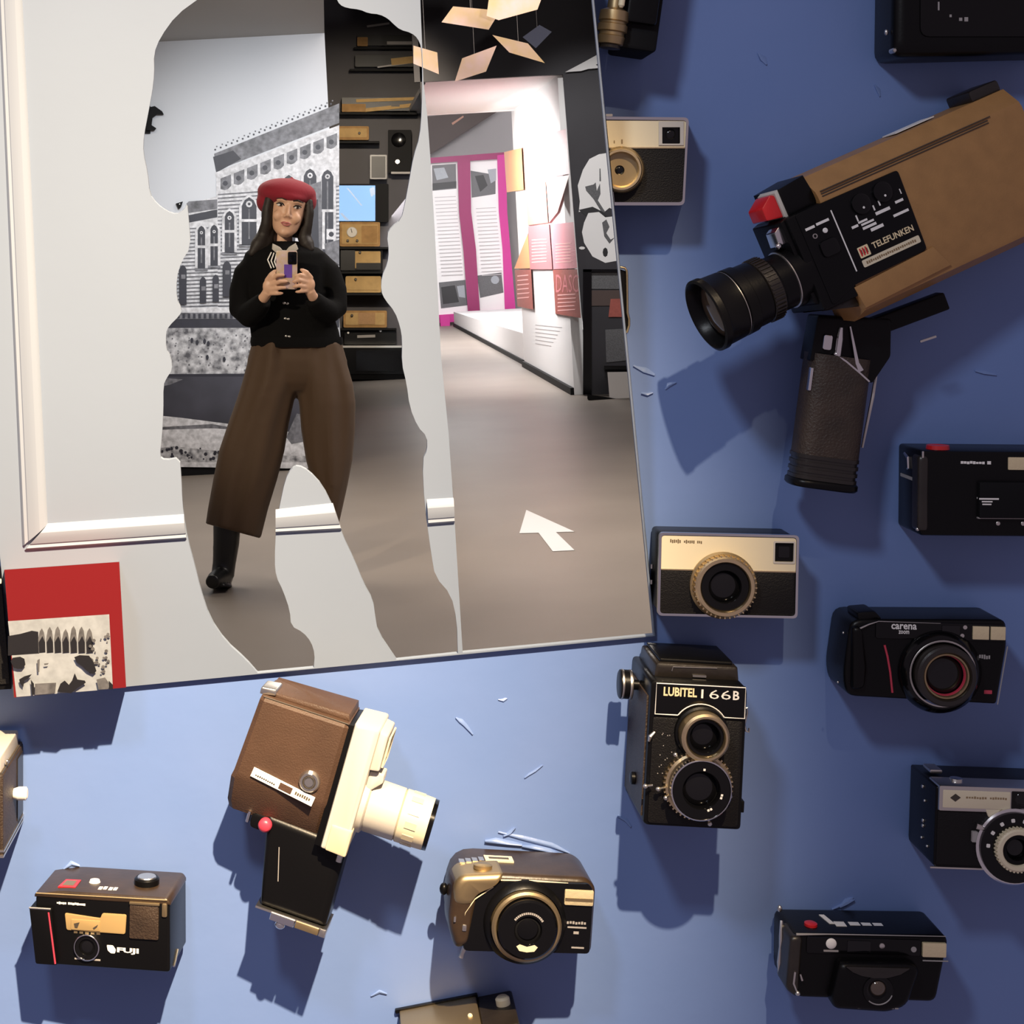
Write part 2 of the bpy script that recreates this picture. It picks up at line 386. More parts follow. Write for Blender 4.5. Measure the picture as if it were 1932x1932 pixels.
for pts, w, h in [([(860, 1354), (868, 1361), (876, 1368), (892, 1386)], 5, .002), ([(990, 1468), (998, 1462), (1010, 1455), (1024, 1444)], 4, .0018),
                  ([(915, 1588), (935, 1589), (960, 1592), (985, 1595)], 7, .004), ([(950, 1578), (962, 1573), (972, 1562)], 6, .003), ([(985, 1597), (1010, 1601), (1035, 1606), (1050, 1612)], 6, .0035),
                  ([(1035, 1610), (1060, 1616), (1085, 1620)], 6, .003), ([(940, 1570), (985, 1582), (1040, 1596), (1075, 1610)], 5, .002), ([(1585, 1712), (1598, 1704), (1612, 1698)], 6, .004),
                  ([(1570, 1716), (1590, 1708), (1602, 1700), (1610, 1694)], 5, .003), ([(1195, 690), (1215, 700), (1235, 708)], 6, .002), ([(1210, 742), (1222, 745), (1232, 741)], 5, .0025),
                  ([(1430, 100), (1438, 112), (1446, 122)], 6, .002), ([(1255, 735), (1262, 728), (1276, 722)], 5, .0015), ([(940, 1320), (950, 1322), (957, 1318)], 4, .0015),
                  ([(1650, 160), (1656, 170), (1660, 182)], 6, .0015), ([(1840, 700), (1856, 704), (1880, 708)], 4, .002), ([(1165, 1540), (1180, 1548), (1190, 1560)], 5, .002),
                  ([(120, 1640), (135, 1630), (150, 1634)], 5, .002), ([(700, 1880), (716, 1872), (730, 1876)], 5, .002)]:
    part(YP(0), 'paint_flake', 'blue_flake', wall, flake(pts, w * 1.5, h * .8), smooth=60)

SIL_RAW = [(377, -4), (333, 28), (302, 71), (290, 102), (291, 140), (287, 174), (280, 211), (271, 258), (270, 289), (279, 329), (282, 366), (296, 385), (315, 399), (333, 405), (347, 396), (353, 384), (356, 413), (360, 466), (342, 494), (333, 525), (333, 565), (343, 584), (340, 594), (318, 616), (313, 628), (313, 659), (323, 676), (325, 698), (315, 712), (308, 727), (308, 782), (305, 830), (301, 862), (311, 869), (339, 864), (342, 901), (344, 950), (348, 980), (354, 1017), (369, 1073), (378, 1111), (396, 1167), (426, 1211), (464, 1245), (486, 1270)]
SIL_B1 = [(592, 1260), (594, 1234), (587, 1211), (572, 1193), (549, 1181), (547, 1152), (534, 1114), (521, 1088), (518, 1058), (521, 991), (527, 958), (538, 906), (549, 885), (562, 878), (583, 889), (609, 917), (631, 962), (646, 1010), (669, 1058), (687, 1103), (704, 1133), (708, 1163), (713, 1193), (748, 1245)]
SIL_B2 = [(864, 1233), (862, 1170), (851, 1122), (821, 1088), (814, 1047), (801, 954), (797, 868), (806, 850), (806, 824), (788, 805), (773, 768), (767, 723), (758, 686), (759, 641), (755, 616), (745, 588), (726, 565), (719, 549), (720, 523), (731, 498), (734, 474), (730, 443), (738, 429), (757, 415), (764, 385), (772, 342), (780, 296), (792, 259), (796, 207), (797, 124), (795, 89), (788, 72), (776, 62), (755, 56), (743, 46), (732, 35), (716, 27), (695, 25), (679, 18), (654, 15), (641, 9), (634, -4), (600, -40), (420, -40)]
def chaikin_open(p):
    q = [p[0]]
    for a, b in zip(p, p[1:]): q += [(a[0] * .75 + b[0] * .25, a[1] * .75 + b[1] * .25), (a[0] * .25 + b[0] * .75, a[1] * .25 + b[1] * .75)]
    return q + [p[-1]]
SIL = chaikin_open(SIL_RAW) + chaikin_open(SIL_B1) + chaikin_open(SIL_B2)
STRIP = [(788, -66), (793, 0), (799, 154), (806, 216), (812, 298), (820, 430), (832, 672), (846, 813), (857, 970), (873, 1231.5), (1232.5, 1198), (1117.2, 0), (1111, -66)]
board = thing('figure_board', 'white panelled board with a figure-shaped cut-out, leaning off the blue wall', 'board', BD(630, 1258, 0))
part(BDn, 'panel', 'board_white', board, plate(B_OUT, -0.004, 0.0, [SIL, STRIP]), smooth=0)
# splayed return that closes the gap between the board's edge and the wall
def rev(px, py, t): a = BD(px, py, 0); b = P(px + 0.6, py, -0.0005); return a.lerp(b, t)
part(rev, 'edge_return', 'board_white', board, ([(1234.6, 1200, 0), (1112.6, -70, 0), (1112.6, -70, 1), (1234.6, 1200, 1), (1236.2, 1200, 0), (1113.8, -70, 0), (1114.4, -70, 1), (1236.8, 1200, 1)], [(0, 1, 2, 3), (4, 5, 6, 7), (0, 1, 5, 4), (3, 2, 6, 7), (0, 3, 7, 4), (1, 2, 6, 5)]), smooth=0)
# moulding: lengths with a stepped profile, cut where the figure's outline interrupts them
def mould(a0, a1, b0, b1):
    """a0->a1 outer edge, b0->b1 inner edge"""
    prof = [(t, h * .5) for t, h in [(0.0, 0.0), (0.05, .003), (.12, .0058), (.18, .0048), (.24, .0042), (.28, .006), (.50, .0085), (.72, .0088), (.88, .006), (.96, .003), (1.0, 0.0)]]
    r0 = [(a0[0] + (b0[0] - a0[0]) * t, a0[1] + (b0[1] - a0[1]) * t, h) for t, h in prof]; r1 = [(a1[0] + (b1[0] - a1[0]) * t, a1[1] + (b1[1] - a1[1]) * t, h) for t, h in prof]
    return loft([r0, r1])
def mi(x):   # inner/outer line of the lower moulding at x
    return 985 - (x - 92) * 0.0585, 1038 - (x - 50) * 0.0705
part(BDn, 'moulding_strip', 'moulding', board, mould((-6, -68), (42, 1030), (39, -68), (90, 988)), smooth=20)
for xa, xb in [(46, 347), (519, 640), (803, 858)]:
    ia, oa = mi(xa); ib, ob = mi(xb)
    xi = 90 if xa == 46 else xa
    if xa == 519: ob, ib = 1000, 949; oa, ia = 1006, 961; xa2, xb2, xbi = 520, 645, 628
    elif xa == 803: ib, ob = 939, 986; ia, oa = 942, 990; xa2, xb2, xbi = 808, 857.5, 855.5
    else: xa2, xb2, xbi = xa, 352, 347
    part(BDn, 'moulding_strip', 'moulding', board, mould((xa2, oa), (xb2, ob), (xi if xa == 46 else (xa2 + (0 if xa == 519 else -3)), ia), (xbi, ib)), smooth=20)

# red board with the poplar photograph, standing proud of the lower corner
rbd = thing('red_photo_board', 'red board with a black-and-white photo of people by poplars', 'picture', BD(120, 1300, 0))
BDr = BD
part(BDr, 'backing', 'red_board', rbd, prism([(8, 1075), (225, 1060), (238, 1297), (27, 1316)], 0.0005, 0.047))
Ph = 0.0472
photo = [('photo_light', [(15, 1172), (206, 1159), (213, 1300), (31, 1315)]),
         ('photo_dark', [(15, 1200), (38, 1196), (60, 1190), (72, 1192), (74, 1233), (15, 1237)])]
for x in range(78, 172, 15):
    t = 1180 + random.uniform(0, 9); photo.append(('photo_mid', [(x - 5, 1232), (x - 6, 1206), (x - 3, t + 6), (x + 1, t), (x + 5, t + 8), (x + 7, 1206), (x + 8, 1231)])); photo.append(('photo_dark', [(x - 4, 1232), (x - 5, 1212), (x + 2, 1200), (x + 7, 1212), (x + 7, 1231)]))
for k in range(26):
    x, y, s = random.uniform(170, 205), random.uniform(1195, 1275), random.uniform(1.5, 4); photo.append(('photo_mid', circ(x, y, s, 6)))
photo += [('photo_dark', [(20, 1248), (24, 1241), (38, 1239), (46, 1243), (48, 1254), (42, 1262), (33, 1262), (26, 1260)]), ('photo_dark', [(140, 1240), (150, 1236), (168, 1237), (176, 1248), (182, 1266), (176, 1272), (164, 1266), (155, 1257), (145, 1250)]),
          ('photo_mid', [(70, 1246), (75, 1243), (74, 1268), (71, 1268)]), ('photo_mid', [(83, 1252), (92, 1251), (90, 1254), (84, 1255)]),
          ('photo_dark', [(108, 1305), (114, 1290), (122, 1284), (130, 1292), (136, 1284), (141, 1270), (146, 1282), (160, 1284), (162, 1288), (146, 1298), (134, 1308)]), ('photo_dark', [(36, 1282), (46, 1276), (60, 1272), (54, 1280), (46, 1284), (44, 1296), (38, 1290)]),
          ('photo_mid', [(182, 1282), (198, 1278), (208, 1292), (204, 1300), (186, 1301)]), ('photo_dark', [(205, 1284), (213, 1292), (213, 1300), (206, 1301)]), ('photo_mid', [(66, 1290), (106, 1288), (104, 1308), (66, 1311)]), ('photo_dark', [(58, 1282), (64, 1290), (65, 1311), (60, 1311)])]
painted(BDr, 'photograph', rbd, photo, Ph, 0.00005)
# ================================================================== the hall seen through the board
FZ = 0.0
def SBOX(name, x0, y0, z0, x1, y1, z1, m):
    V = [(x, y, z) for x in (x0, x1) for y in (y0, y1) for z in (z0, z1)]
    Fc = [(0, 1, 3, 2), (4, 6, 7, 5), (0, 4, 5, 1), (2, 3, 7, 6), (0, 2, 6, 4), (1, 5, 7, 3)]
    return structure(mesh_obj(name, [Vector(v) for v in V], Fc, m, loc=((x0 + x1) / 2, (y0 + y1) / 2, z0), smooth=0))
DM, DS, DW = 10.67, 18.2, 14.8                 # viewer distances of mural wall, shelf wall, white room
YM, YS, YW = DM - D, DS - D, DW - D
XM = 0.045                                      # right end of the mural wall
SBOX('floor', -3.4, 0.05, -0.05, 4.6, 31.6, 0.0, 'hall_floor')
SBOX('wall_left', -3.5, 0.05, 0.0, -3.4, YM, 2.65, 'mural_sky')
mw_ = SBOX('wall_back', -3.4, YM, 0.0, XM, YM + 0.15, 2.65, 'mural_sky')
SBOX('ceiling', -3.4, 1.0, 2.65, XM, YM + 0.15, 2.75, 'hall_ceiling')
SBOX('wall_shelf', -0.3, YS, 0.0, 1.06, YS + 0.1, 4.3, 'shelf_dark')
SBOX('wall_shelf_side', -0.4, YM + 0.15, 0.0, -0.3, YS + 0.1, 4.3, 'hall_dark')
structure(part(WORLD, 'wall_partition', 'hall_dark', None, loft([[(.85, YW - .02, 0), (.87, YW - .02, 0), (1.075, YS + .1, 0), (1.055, YS + .1, 0)], [(.85, YW - .02, 4.3), (.87, YW - .02, 4.3), (1.075, YS + .1, 4.3), (1.055, YS + .1, 4.3)]]), smooth=0))
SBOX('ceiling_dark', XM, 1.0, 4.3, 4.6, YS + 0.2, 4.4, 'hall_dark')
SBOX('wall_fascia', .8, YW - 0.02, 2.715, 4.6, YW + 0.04, 4.3, 'hall_dark')
SBOX('ceiling_white', .9, YW + 0.04, 2.715, 2.75, YS + 0.1, 2.76, 'hall_white')
SBOX('wall_right', 4.6, 0.05, 0.0, 4.7, 31.6, 4.3, 'hall_dark')
SBOX('ceiling_far', 1.04, YS + 0.2, 4.2, 4.6, 31.6, 4.3, 'hall_white')
SBOX('wall_far', 0.9, 31.0 - D, 0.0, 4.6, 31.1 - D, 4.3, 'hall_grey')
SBOX('wall_far_left', 1.0, YS + 0.1, 0.0, 1.06, 31.0 - D, 4.3, 'hall_white')
# baseboard below the mural
SBOX('baseboard_back', -3.4, YM - 0.025, 0.0, XM, YM, 0.09, 'black_matte')

# ---- mural print (flat) on the back wall
MF = YP(YM)
lay = []
A = lay.append
def topl(x): return 285 - (x - 405) * 0.395         # building's main cornice line
A(('mural_grey', [(404, 290), (640, 195), (640, 232), (408, 322)]))
A(('mural_dark', [(402, 296), (440, 284), (455, 300), (408, 326)]))
A(('mural_white', [(405, 326), (640, 236), (640, 246), (408, 336)]))
for k in range(22):
    x = 404 + k * 10.4; y = topl(x); A(('mural_dark', circ(x + 2, y - 3, 2.0, 6))); A(('mural_grey', circ(x + 5, y - 9, 1.6, 6)))
A(('mural_white', [(408, 336), (640, 246), (640, 620), (410, 606)]))
for k in range(9):
    x = 416 + k * 25; y = 338 - (x - 408) * 0.39
    A(('mural_grey', [(x, y + 2), (x + 20, y - 6), (x + 20, y + 16), (x + 14, y + 22), (x + 8, y + 24), (x, y + 22)])); A(('mural_dark', circ(x + 9, y + 11, 5, 8)))
A(('mural_white', [(354, 384), (410, 370), (412, 606), (330, 604)]))
A(('mural_grey', [(352, 384), (356, 380), (410, 376), (410, 394), (356, 402)])); A(('mural_dark', [(356, 406), (410, 395), (410, 410), (357, 420)]))
for j in range(34):
    y = 366 + j * 7; A(('mural_grey', [(411, y), (640, y - 16 + j * .4), (640, y - 13.5 + j * .4), (411, y + 2.4)]))
for j in range(25):
    y = 428 + j * 7; A(('mural_grey', [(334, y + 3), (411, y), (411, y + 2), (334, y + 5)]))
def arch(x, y0, y1, w, m='mural_dark'):
    return (m, [(x - w, y1), (x - w, y0 + w * 1.2), (x - w * .6, y0 + w * .4), (x, y0), (x + w * .6, y0 + w * .4), (x + w, y0 + w * 1.2), (x + w, y1)])
for x, y0, y1, w in [(380, 426, 500, 7), (404, 424, 495, 7), (433, 398, 470, 9), (470, 372, 455, 14), (505, 350, 470, 12), (545, 330, 470, 12), (585, 318, 450, 12), (618, 320, 470, 11)]:
    A(arch(x, y0 - 5, y1 + 6, w + 5, 'mural_white')); A(arch(x, y0, y1, w)); A(('mural_grey', rect(x - 1.3, y0 + 22, x + 1.3, y1))); A(('mural_white', circ(x, y0 + 13, w * .45, 8))); A(('mural_dark', circ(x, y0 + 13, w * .2, 6)))
    A(('mural_white', rect(x - w - 1, (y0 + y1) / 2, x + w + 1, (y0 + y1) / 2 + 5))); A(('mural_dark', rect(x - w, y1 - 4, x + w, y1 + 6))); A(('mural_grey', rect(x - w - 5, y1 + 8, x + w + 5, y1 + 11)))
for x, y0, y1, w in [(383, 522, 572, 6), (407, 518, 570, 6), (428, 492, 560, 8), (345, 500, 575, 7)]:
    A(arch(x, y0, y1, w)); A(('mural_grey', rect(x - 3, y0 + 18, x + 5, y0 + 26)))
A(('mural_grey', [(580, 350), (606, 342), (612, 620), (588, 620)])); A(('mural_dark', [(586, 380), (600, 376), (602, 470), (588, 472)])); A(('mural_white', rect(608, 395, 613, 470))); A(('mural_white', rect(616, 432, 634, 452))); A(('mural_dark', circ(625, 442, 5, 8)))
A(('mural_grey', [(612, 460), (640, 452), (640, 500), (614, 480)]))
A(('mural_white', rect(330, 580, 640, 590))); A(('mural_grey', rect(330, 590, 640, 602)))
for k in range(30): A(('mural_dark', rect(334 + k * 10, 592, 339 + k * 10, 601)))
A(('mural_dark', [(300, 603), (640, 602), (640, 618), (300, 619)]))
A(('mural_stone', [(280, 619), (640, 618), (640, 704), (280, 708)]))
for k in range(60):
    x, y = random.uniform(300, 480), random.uniform(628, 700); A(('mural_grey', circ(x, y, random.uniform(.8, 2), 5)))
for x, y in [(362, 642), (372, 646), (386, 644), (393, 648), (391, 674), (423, 678)]: A(('mural_dark', circ(x, y, 3, 7, 5)))
A(('mural_dark', [(280, 706), (640, 704), (640, 712), (280, 713)])); A(('mural_river', [(270, 711), (640, 710), (640, 830), (480, 808), (340, 790), (270, 782)])); A(('mural_grey', [(300, 712), (345, 716), (320, 726), (300, 730)]))
A(('mural_white', [(260, 780), (340, 788), (480, 806), (640, 828), (640, 885), (260, 880)])); A(('mural_grey', [(560, 780), (600, 790), (590, 830), (550, 838), (540, 825)]))
A(('mural_grey', [(300, 806), (400, 800), (470, 812), (400, 808), (300, 811)]))
A(('mural_stone', [(296, 846), (330, 842), (380, 848), (430, 852), (480, 858), (640, 862), (640, 872), (280, 872)]))
for k in range(36):
    x, y = random.uniform(296, 440), random.uniform(842, 870); A(('mural_dark', circ(x, y, random.uniform(1.2, 4), 6)))
A(('mural_dark', [(484, 762), (500, 768), (496, 786), (480, 790)]))
mural = painted(MF, 'mural_print', mw_, lay, 0.001, 0.00012)
# small black wall bracket at the left of the mural
brk = thing('wall_bracket', 'small black bracket on the pale wall, at the edge of the figure cut-out', 'bracket', P(285, 225, YM))
part(MF, 'back_plate', 'black_matte', brk, rb(272, 200, 284, 252, 1, 0.0, .02, .004))
part(MF, 'arm', 'black_matte', brk, prism([(278, 203), (292, 200), (306, 210), (309, 216), (296, 216), (288, 222), (286, 236), (295, 242), (292, 246), (276, 246)], 0.0, .05, .004))
brk2 = thing('wall_clip', 'tiny black clip on the pale wall left of the mural building', 'bracket', P(338, 388, YM))
part(MF, 'clip', 'black_matte', brk2, prism([(332, 384), (345, 380), (342, 390), (337, 395)], 0.0, .03, .004)); part(MF, 'screw', 'silver', brk2, lathe(339, 385, [(1.4, .03), (1.0, .034)], 8))

# ---- dark shelf wall with radios
SF = YP(YS)
def shelf(x0, x1, y, label, h=4):
    single(SF, 'wall_shelf_board', 'black_matte', label, 'shelf', rb(x0, y, x1, y + h, 0, 0.0, .42, .01))
shelf(634, 735, 466, 'black wall shelf under the dial radio'); shelf(640, 735, 512, 'black wall shelf under the grey-fronted radio')
shelf(640, 738, 553, 'black wall shelf between the two lower wooden radios'); shelf(640, 748, 619, 'black wall shelf under the lowest wooden radio')
shelf(628, 716, 266, 'black wall shelf under the small wooden box'); shelf(640, 786, 212, 'black wall shelf under the long pale rack'); shelf(660, 786, 130, 'black wall shelf below the ceiling row'); shelf(668, 786, 89, 'topmost black wall shelf')
def radio(x0, y0, x1, y1, label, m='wood', dial=None, grille=None, knobs=(), slot=None):
    r = thing('table_radio', label, 'radio', P((x0 + x1) / 2, y1, YS - .2), 'wooden radios on the dark wall')
    part(SF, 'cabinet', m, r, rb(x0, y0, x1, y1, 3, 0.08, .36, .012))
    part(SF, 'front_panel', 'wood_pale', r, rb(x0 + 4, y0 + 4, x1 - 4, y1 - 5, 2, .36, .366, .003))
    if grille: part(SF, 'speaker_cloth', grille[4], r, rb(*grille[:4], 1, .36, .372, .003))
    if dial:
        dl = part(SF, 'dial', 'cream', r, lathe(dial[0], dial[1], [(dial[2], .366), (dial[2], .376), (dial[2] * .9, .38)], 20))
        part(SF, 'pointer', 'dark_print', dl, rotz(rb(dial[0] - .7, dial[1] - dial[2] * .7, dial[0] + .7, dial[1] + 1, 0, .38, .383), dial[0], dial[1], -15))
    for kx, ky in knobs: part(SF, 'knob', 'dark_print', r, lathe(kx, ky, [(2.6, .366), (2.4, .395), (1.8, .40)], 12))
    if slot: part(SF, 'slot', 'dark_print', r, rb(*slot, 1, .366, .37))
    return r
radio(641, 419, 717, 465, 'wooden table radio with a round dial and two knobs', dial=(664, 438, 10), grille=(682, 426, 712, 458, 'wood'), knobs=((656, 454), (674, 454)))
r2 = radio(642, 470, 722, 511, 'dark radio with a black speaker half and tan panel', 'black_matte', grille=(643, 472, 670, 510, 'black'), knobs=((679, 476),)); 
part(SF, 'lower_band', 'black', r2, rb(672, 496, 718, 509, 1, .366, .38))
radio(652, 521, 719, 552, 'plain pale wooden radio with one knob, above the elbow of the woman', 'wood_pale', knobs=((671, 527),))
radio(648, 586, 730, 618, 'wooden radio with rounded corner, lowest on the dark wall', 'wood', grille=(676, 590, 708, 612, 'tan'), knobs=((664, 595),))
radio(632, 238, 696, 264, 'small wooden box radio high beside the mural', 'wood', knobs=((678, 251),))
def gear(name, label, cat, body, mat_, details, group=None):
    t = thing(name, label, cat, P((body[0] + body[2]) / 2, body[3], YS - .2), group); part(SF, 'case', mat_, t, rb(*body, 2, .06, .34, .01))
    for nm, m, g in details: part(SF, nm, m, t, g)
gear('record_deck', 'long pale wooden rack with a slot, high on the dark wall', 'rack', (645, 184, 784, 209), 'black', [('rail', 'wood_pale', rotz(rb(672, 185, 782, 191, 1, .34, .36), 730, 190, -2)), ('rail', 'wood_pale', rotz(rb(688, 200, 778, 207, 1, .34, .36), 730, 203, -6)), ('end_block', 'wood', rb(645, 196, 690, 211, 1, .34, .37)), ('slot', 'dark_print', rb(738, 196, 754, 201, 1, .36, .364))])
gear('tuner', 'black tuner with a tan strip on the second shelf from the top', 'tuner', (670, 104, 784, 126), 'black', [('strip', 'wood_pale', rotz(rb(738, 108, 784, 121, 1, .34, .35), 760, 114, -6)), ('trim', 'grey_print', rotz(rb(712, 120, 780, 123, 0, .34, .346), 750, 123, -8))])
gear('turntable', 'black turntable with a tan end on the topmost shelf', 'turntable', (674, 66, 784, 86), 'black', [('end_block', 'wood', rb(674, 70, 694, 87, 2, .34, .355)), ('trim', 'grey_print', rb(730, 78, 782, 84, 0, .34, .346)), ('lid', 'grey_print', rotz(rb(692, 45, 735, 49, 1, .3, .32), 713, 47, -8))])
gear('loudspeaker', 'black loudspeaker hanging on the dark wall', 'speaker', (732, 245, 776, 326), 'black_matte', [('woofer', 'black_gloss', lathe(752, 264, [(14, .34), (13, .352), (8, .345)], 20)), ('driver', 'silver', lathe(750, 305, [(5, .34), (4, .35)], 12)), ('rail', 'grey_print', rb(738, 324, 775, 328, 0, .34, .35))])
gear('small_cabinet', 'small dark cabinet left of the black loudspeaker', 'cabinet', (698, 292, 730, 338), 'worn_black', [('door', 'black', rb(701, 295, 727, 335, 1, .34, .35))])
gear('amplifier', 'black amplifier with silver trim below the lowest wooden radio', 'amplifier', (650, 625, 748, 650), 'black', [('display', 'grey_print', rotz(rb(674, 632, 708, 637, 0, .34, .346), 690, 634, -2)), ('knob', 'silver', lathe(657, 628, [(3, .34), (3, .36), (2, .37)], 10)), ('knob', 'silver', lathe(718, 620.5 + 4, [(3, .34), (3, .36), (2, .37)], 10))])
tv = thing('television', 'flat television showing bright blue sky, on the dark wall', 'television', P(680, 418, YS - .1))
part(SF, 'casing', 'black_matte', tv, rb(632, 347, 733, 419, 2, .05, .2, .01)); scr = part(SF, 'screen', 'screen', tv, rb(637, 350, 708, 417, 0, .2, .204))
part(SF, 'screen_picture', 'screen_line', scr, flat([(654, 355), (657, 355), (684, 388), (681, 388)], .2045), flat([(641, 402), (646, 402), (660, 416), (652, 416)], .2045), flat([(697, 356), (706, 352), (708, 366), (700, 372)], .2045))
ct = thing('low_cabinet', 'low black cabinet with a silver edge along the dark wall', 'cabinet', P(705, 712, YS - .3))
part(SF, 'body', 'black', ct, rb(630, 656, 800, 706, 0, 0.0, .5)); part(SF, 'edge_trim', 'silver', ct, rb(630, 652, 800, 656, 0, 0.0, .51)); part(SF, 'plinth', 'black_matte', ct, rb(634, 706, 796, 716, 0, 0.0, .48))
part(SF, 'door', 'black_gloss', ct, rb(672, 661, 757, 700, 0, .5, .508, .002))

# ---- white room on the right
WF = PLANE((2.02, YW, 0), (-1, 0, 0))          # its right-hand wall, h metres into the room
ww = structure(part(WORLD, 'wall_white', 'hall_white', None, ([(2.02, YW + .02, 0), (2.02, 18.6 - D, 0), (2.02, 18.6 - D, 2.715), (2.02, YW + .02, 2.715), (2.12, YW + .02, 0), (2.12, 18.6 - D, 0), (2.12, 18.6 - D, 2.715), (2.12, YW + .02, 2.715)], [(0, 1, 2, 3), (4, 5, 6, 7), (0, 1, 5, 4), (2, 3, 7, 6), (0, 3, 7, 4), (1, 2, 6, 5)]), smooth=0)) if False else SBOX('wall_white', 2.02, YW + .045, 0.0, 2.12, 18.6 - D, 2.715, 'hall_white')
SBOX('baseboard_white', 1.99, YW + .045, 0.0, 2.02, 18.6 - D, 0.06, 'black_matte')
def tile(m, pts): part(WF, 'text_tile', m, ww, plate(pts, 0.0, 0.02), smooth=0)
tile('tile_orange', [(951, 287), (984, 279), (988, 358), (956, 363)])
tile('tile_pink', [(1025, 256), (1068, 243), (1074, 328), (1030, 336)])
tile('tile_beige', [(991, 351), (1029, 343), (1034, 420), (996, 425)])
tile('tile_pale', [(1030, 337), (1074, 330), (1052, 400), (1036, 420)])
tile('tile_rose', [(996, 427), (1036, 423), (1042, 508), (1000, 508)])
tile('tile_pink', [(1038, 423), (1082, 419), (1089, 506), (1044, 508)])
tile('tile_orange', [(996, 440), (1000, 506), (970, 507)])
tile('tile_red', [(971, 509), (1002, 509), (1006, 584), (976, 578)])
tile('tile_red', [(1043, 509), (1089, 508), (1096, 600), (1048, 592)])
bars = []
for x0, x1, y0, y1, n in [(1003, 1034, 452, 500, 8), (1048, 1080, 460, 500, 7), (976, 1000, 520, 570, 6), (1052, 1088, 556, 592, 5), (1000, 1026, 360, 415, 7), (1034, 1064, 270, 325, 6)]:
    for k in range(n):
        y = y0 + (y1 - y0) * k / n; bars.append(plate([(x0, y), (x1 - random.uniform(0, 6), y - 2), (x1 - 3, y), (x0, y + 2)], 0.0205, .0215))
part(WF, 'lettering_lines', 'tile_pale', ww, *bars, smooth=0)
part(WF, 'lettering', 'tile_rose', ww, text('DASC', 1049, 518, 1091, 552, 0.0215))
part(WF, 'caption_lines', 'hall_grey', ww, *[plate([(1010, 612 + k * 7), (1060 - 4 * k, 617 + k * 7), (1060 - 4 * k, 618.5 + k * 7), (1010, 613.5 + k * 7)], 0.0, .002) for k in range(6)], smooth=0)
# long low plinth behind it
pl = thing('display_plinth', 'long low white plinth running back to the magenta screen', 'plinth', Vector((2.6, 22, 0)))
part(WORLD, 'body', 'hall_white', pl, loft([[(2.05, 18.9 - D, .05), (2.02, 29 - D, .05), (3.6, 29 - D, .05), (3.6, 18.9 - D, .05)], [(2.05, 18.9 - D, .34), (2.02, 29 - D, .24), (3.6, 29 - D, .24), (3.6, 18.9 - D, .34)]]), smooth=0)
part(WORLD, 'shadow_gap', 'black_matte', pl, loft([[(2.03, 18.9 - D, 0), (2.0, 29 - D, 0), (3.58, 29 - D, 0), (3.58, 18.9 - D, 0)], [(2.03, 18.9 - D, .05), (2.0, 29 - D, .05), (3.58, 29 - D, .05), (3.58, 18.9 - D, .05)]]), smooth=0)
# magenta screen with two text sheets
MG = YP(29.6 - D)
mg = thing('magenta_screen', 'magenta framed screen with two tall printed sheets, far end of the hall', 'display', P(890, 610, 29.6 - D))
part(MG, 'top_bar', 'magenta_dark', mg, prism([(780, 300), (955, 287), (956, 299), (780, 310)], 0, .12))
part(MG, 'bottom_bar', 'magenta', mg, prism([(800, 596), (972, 584), (974, 598), (800, 612)], 0, .12))
part(MG, 'upright', 'magenta_dark', mg, prism([(863, 300), (887, 299), (889, 400), (898, 470), (906, 600), (884, 602), (874, 470), (866, 400)], 0, .16))
part(MG, 'upright', 'magenta', mg, prism([(938, 293), (954, 291), (957, 400), (963, 470), (974, 598), (953, 600), (948, 470), (941, 400)], 0, .16))
part(MG, 'foot', 'magenta', mg, prism([(830, 596), (849, 594), (849, 622), (832, 628)], 0, .3)); part(MG, 'kick_plate', 'black_matte', mg, rb(849, 598, 972, 603, 0, 0, .1))
for nm, q in [('sheet', [(800, 311), (863, 306), (866, 400), (876, 480), (885, 592), (806, 598)]), ('sheet', [(887, 302), (938, 298), (941, 400), (949, 480), (954, 586), (906, 590), (898, 480), (889, 400)])]:
    part(MG, nm, 'hall_white', mg, plate(q, .02, .03), smooth=0)
pics = [('photo_mid', [(815, 312), (860, 309), (861, 356), (816, 360)]), ('photo_light', [(818, 318), (838, 316), (846, 335), (824, 340)]), ('photo_dark', [(816, 346), (861, 342), (861, 354), (816, 359)]),
        ('photo_mid', [(888, 322), (935, 330), (935, 366), (890, 373)]), ('photo_dark', [(896, 332), (912, 330), (920, 350), (906, 362)]), ('photo_light', [(920, 320), (936, 318), (936, 340), (926, 346)]),
        ('photo_mid', [(828, 533), (878, 528), (882, 576), (832, 582)]), ('photo_dark', [(832, 542), (858, 538), (866, 570), (836, 574)]), ('photo_light', [(862, 540), (876, 538), (878, 562), (866, 560)]),
        ('photo_mid', [(900, 520), (946, 514), (950, 552), (906, 562)]), ('photo_light', circ(934, 528, 8, 10))]
for k in range(22):
    y = 372 + k * 7; x = 820 + (k * 7) * .09; pics.append(('hall_grey', [(x, y), (x + 40, y - 2), (x + 40, y - .6), (x, y + 1.4)]))
    if k > 2: pics.append(('hall_grey', [(x + 76, y), (x + 114, y - 2), (x + 114, y - .6), (x + 76, y + 1.4)]))
painted(MG, 'printing', mg, pics, .031, .0004)
bt = thing('brown_banner', 'dark brown triangular banner above the magenta screen', 'banner', P(860, 290, 30.6 - D))
part(YP(30.6 - D), 'cloth', 'brown_print', bt, prism([(780, 222), (944, 207), (812, 291), (780, 300)], 0, .04), smooth=0); part(WORLD, 'cord', 'grey_print', bt, *[tube([tuple(P(x, y, 30.59 - D)), (P(x, y, 30.59 - D).x, P(x, y, 30.59 - D).y, 4.2)], .004, 5) for x, y in ((790, 224), (935, 211))]); part(YP(30.6 - D), 'stripe', 'tile_beige', bt, plate([(852, 232), (874, 218), (875, 221), (854, 236)], .041, .045))
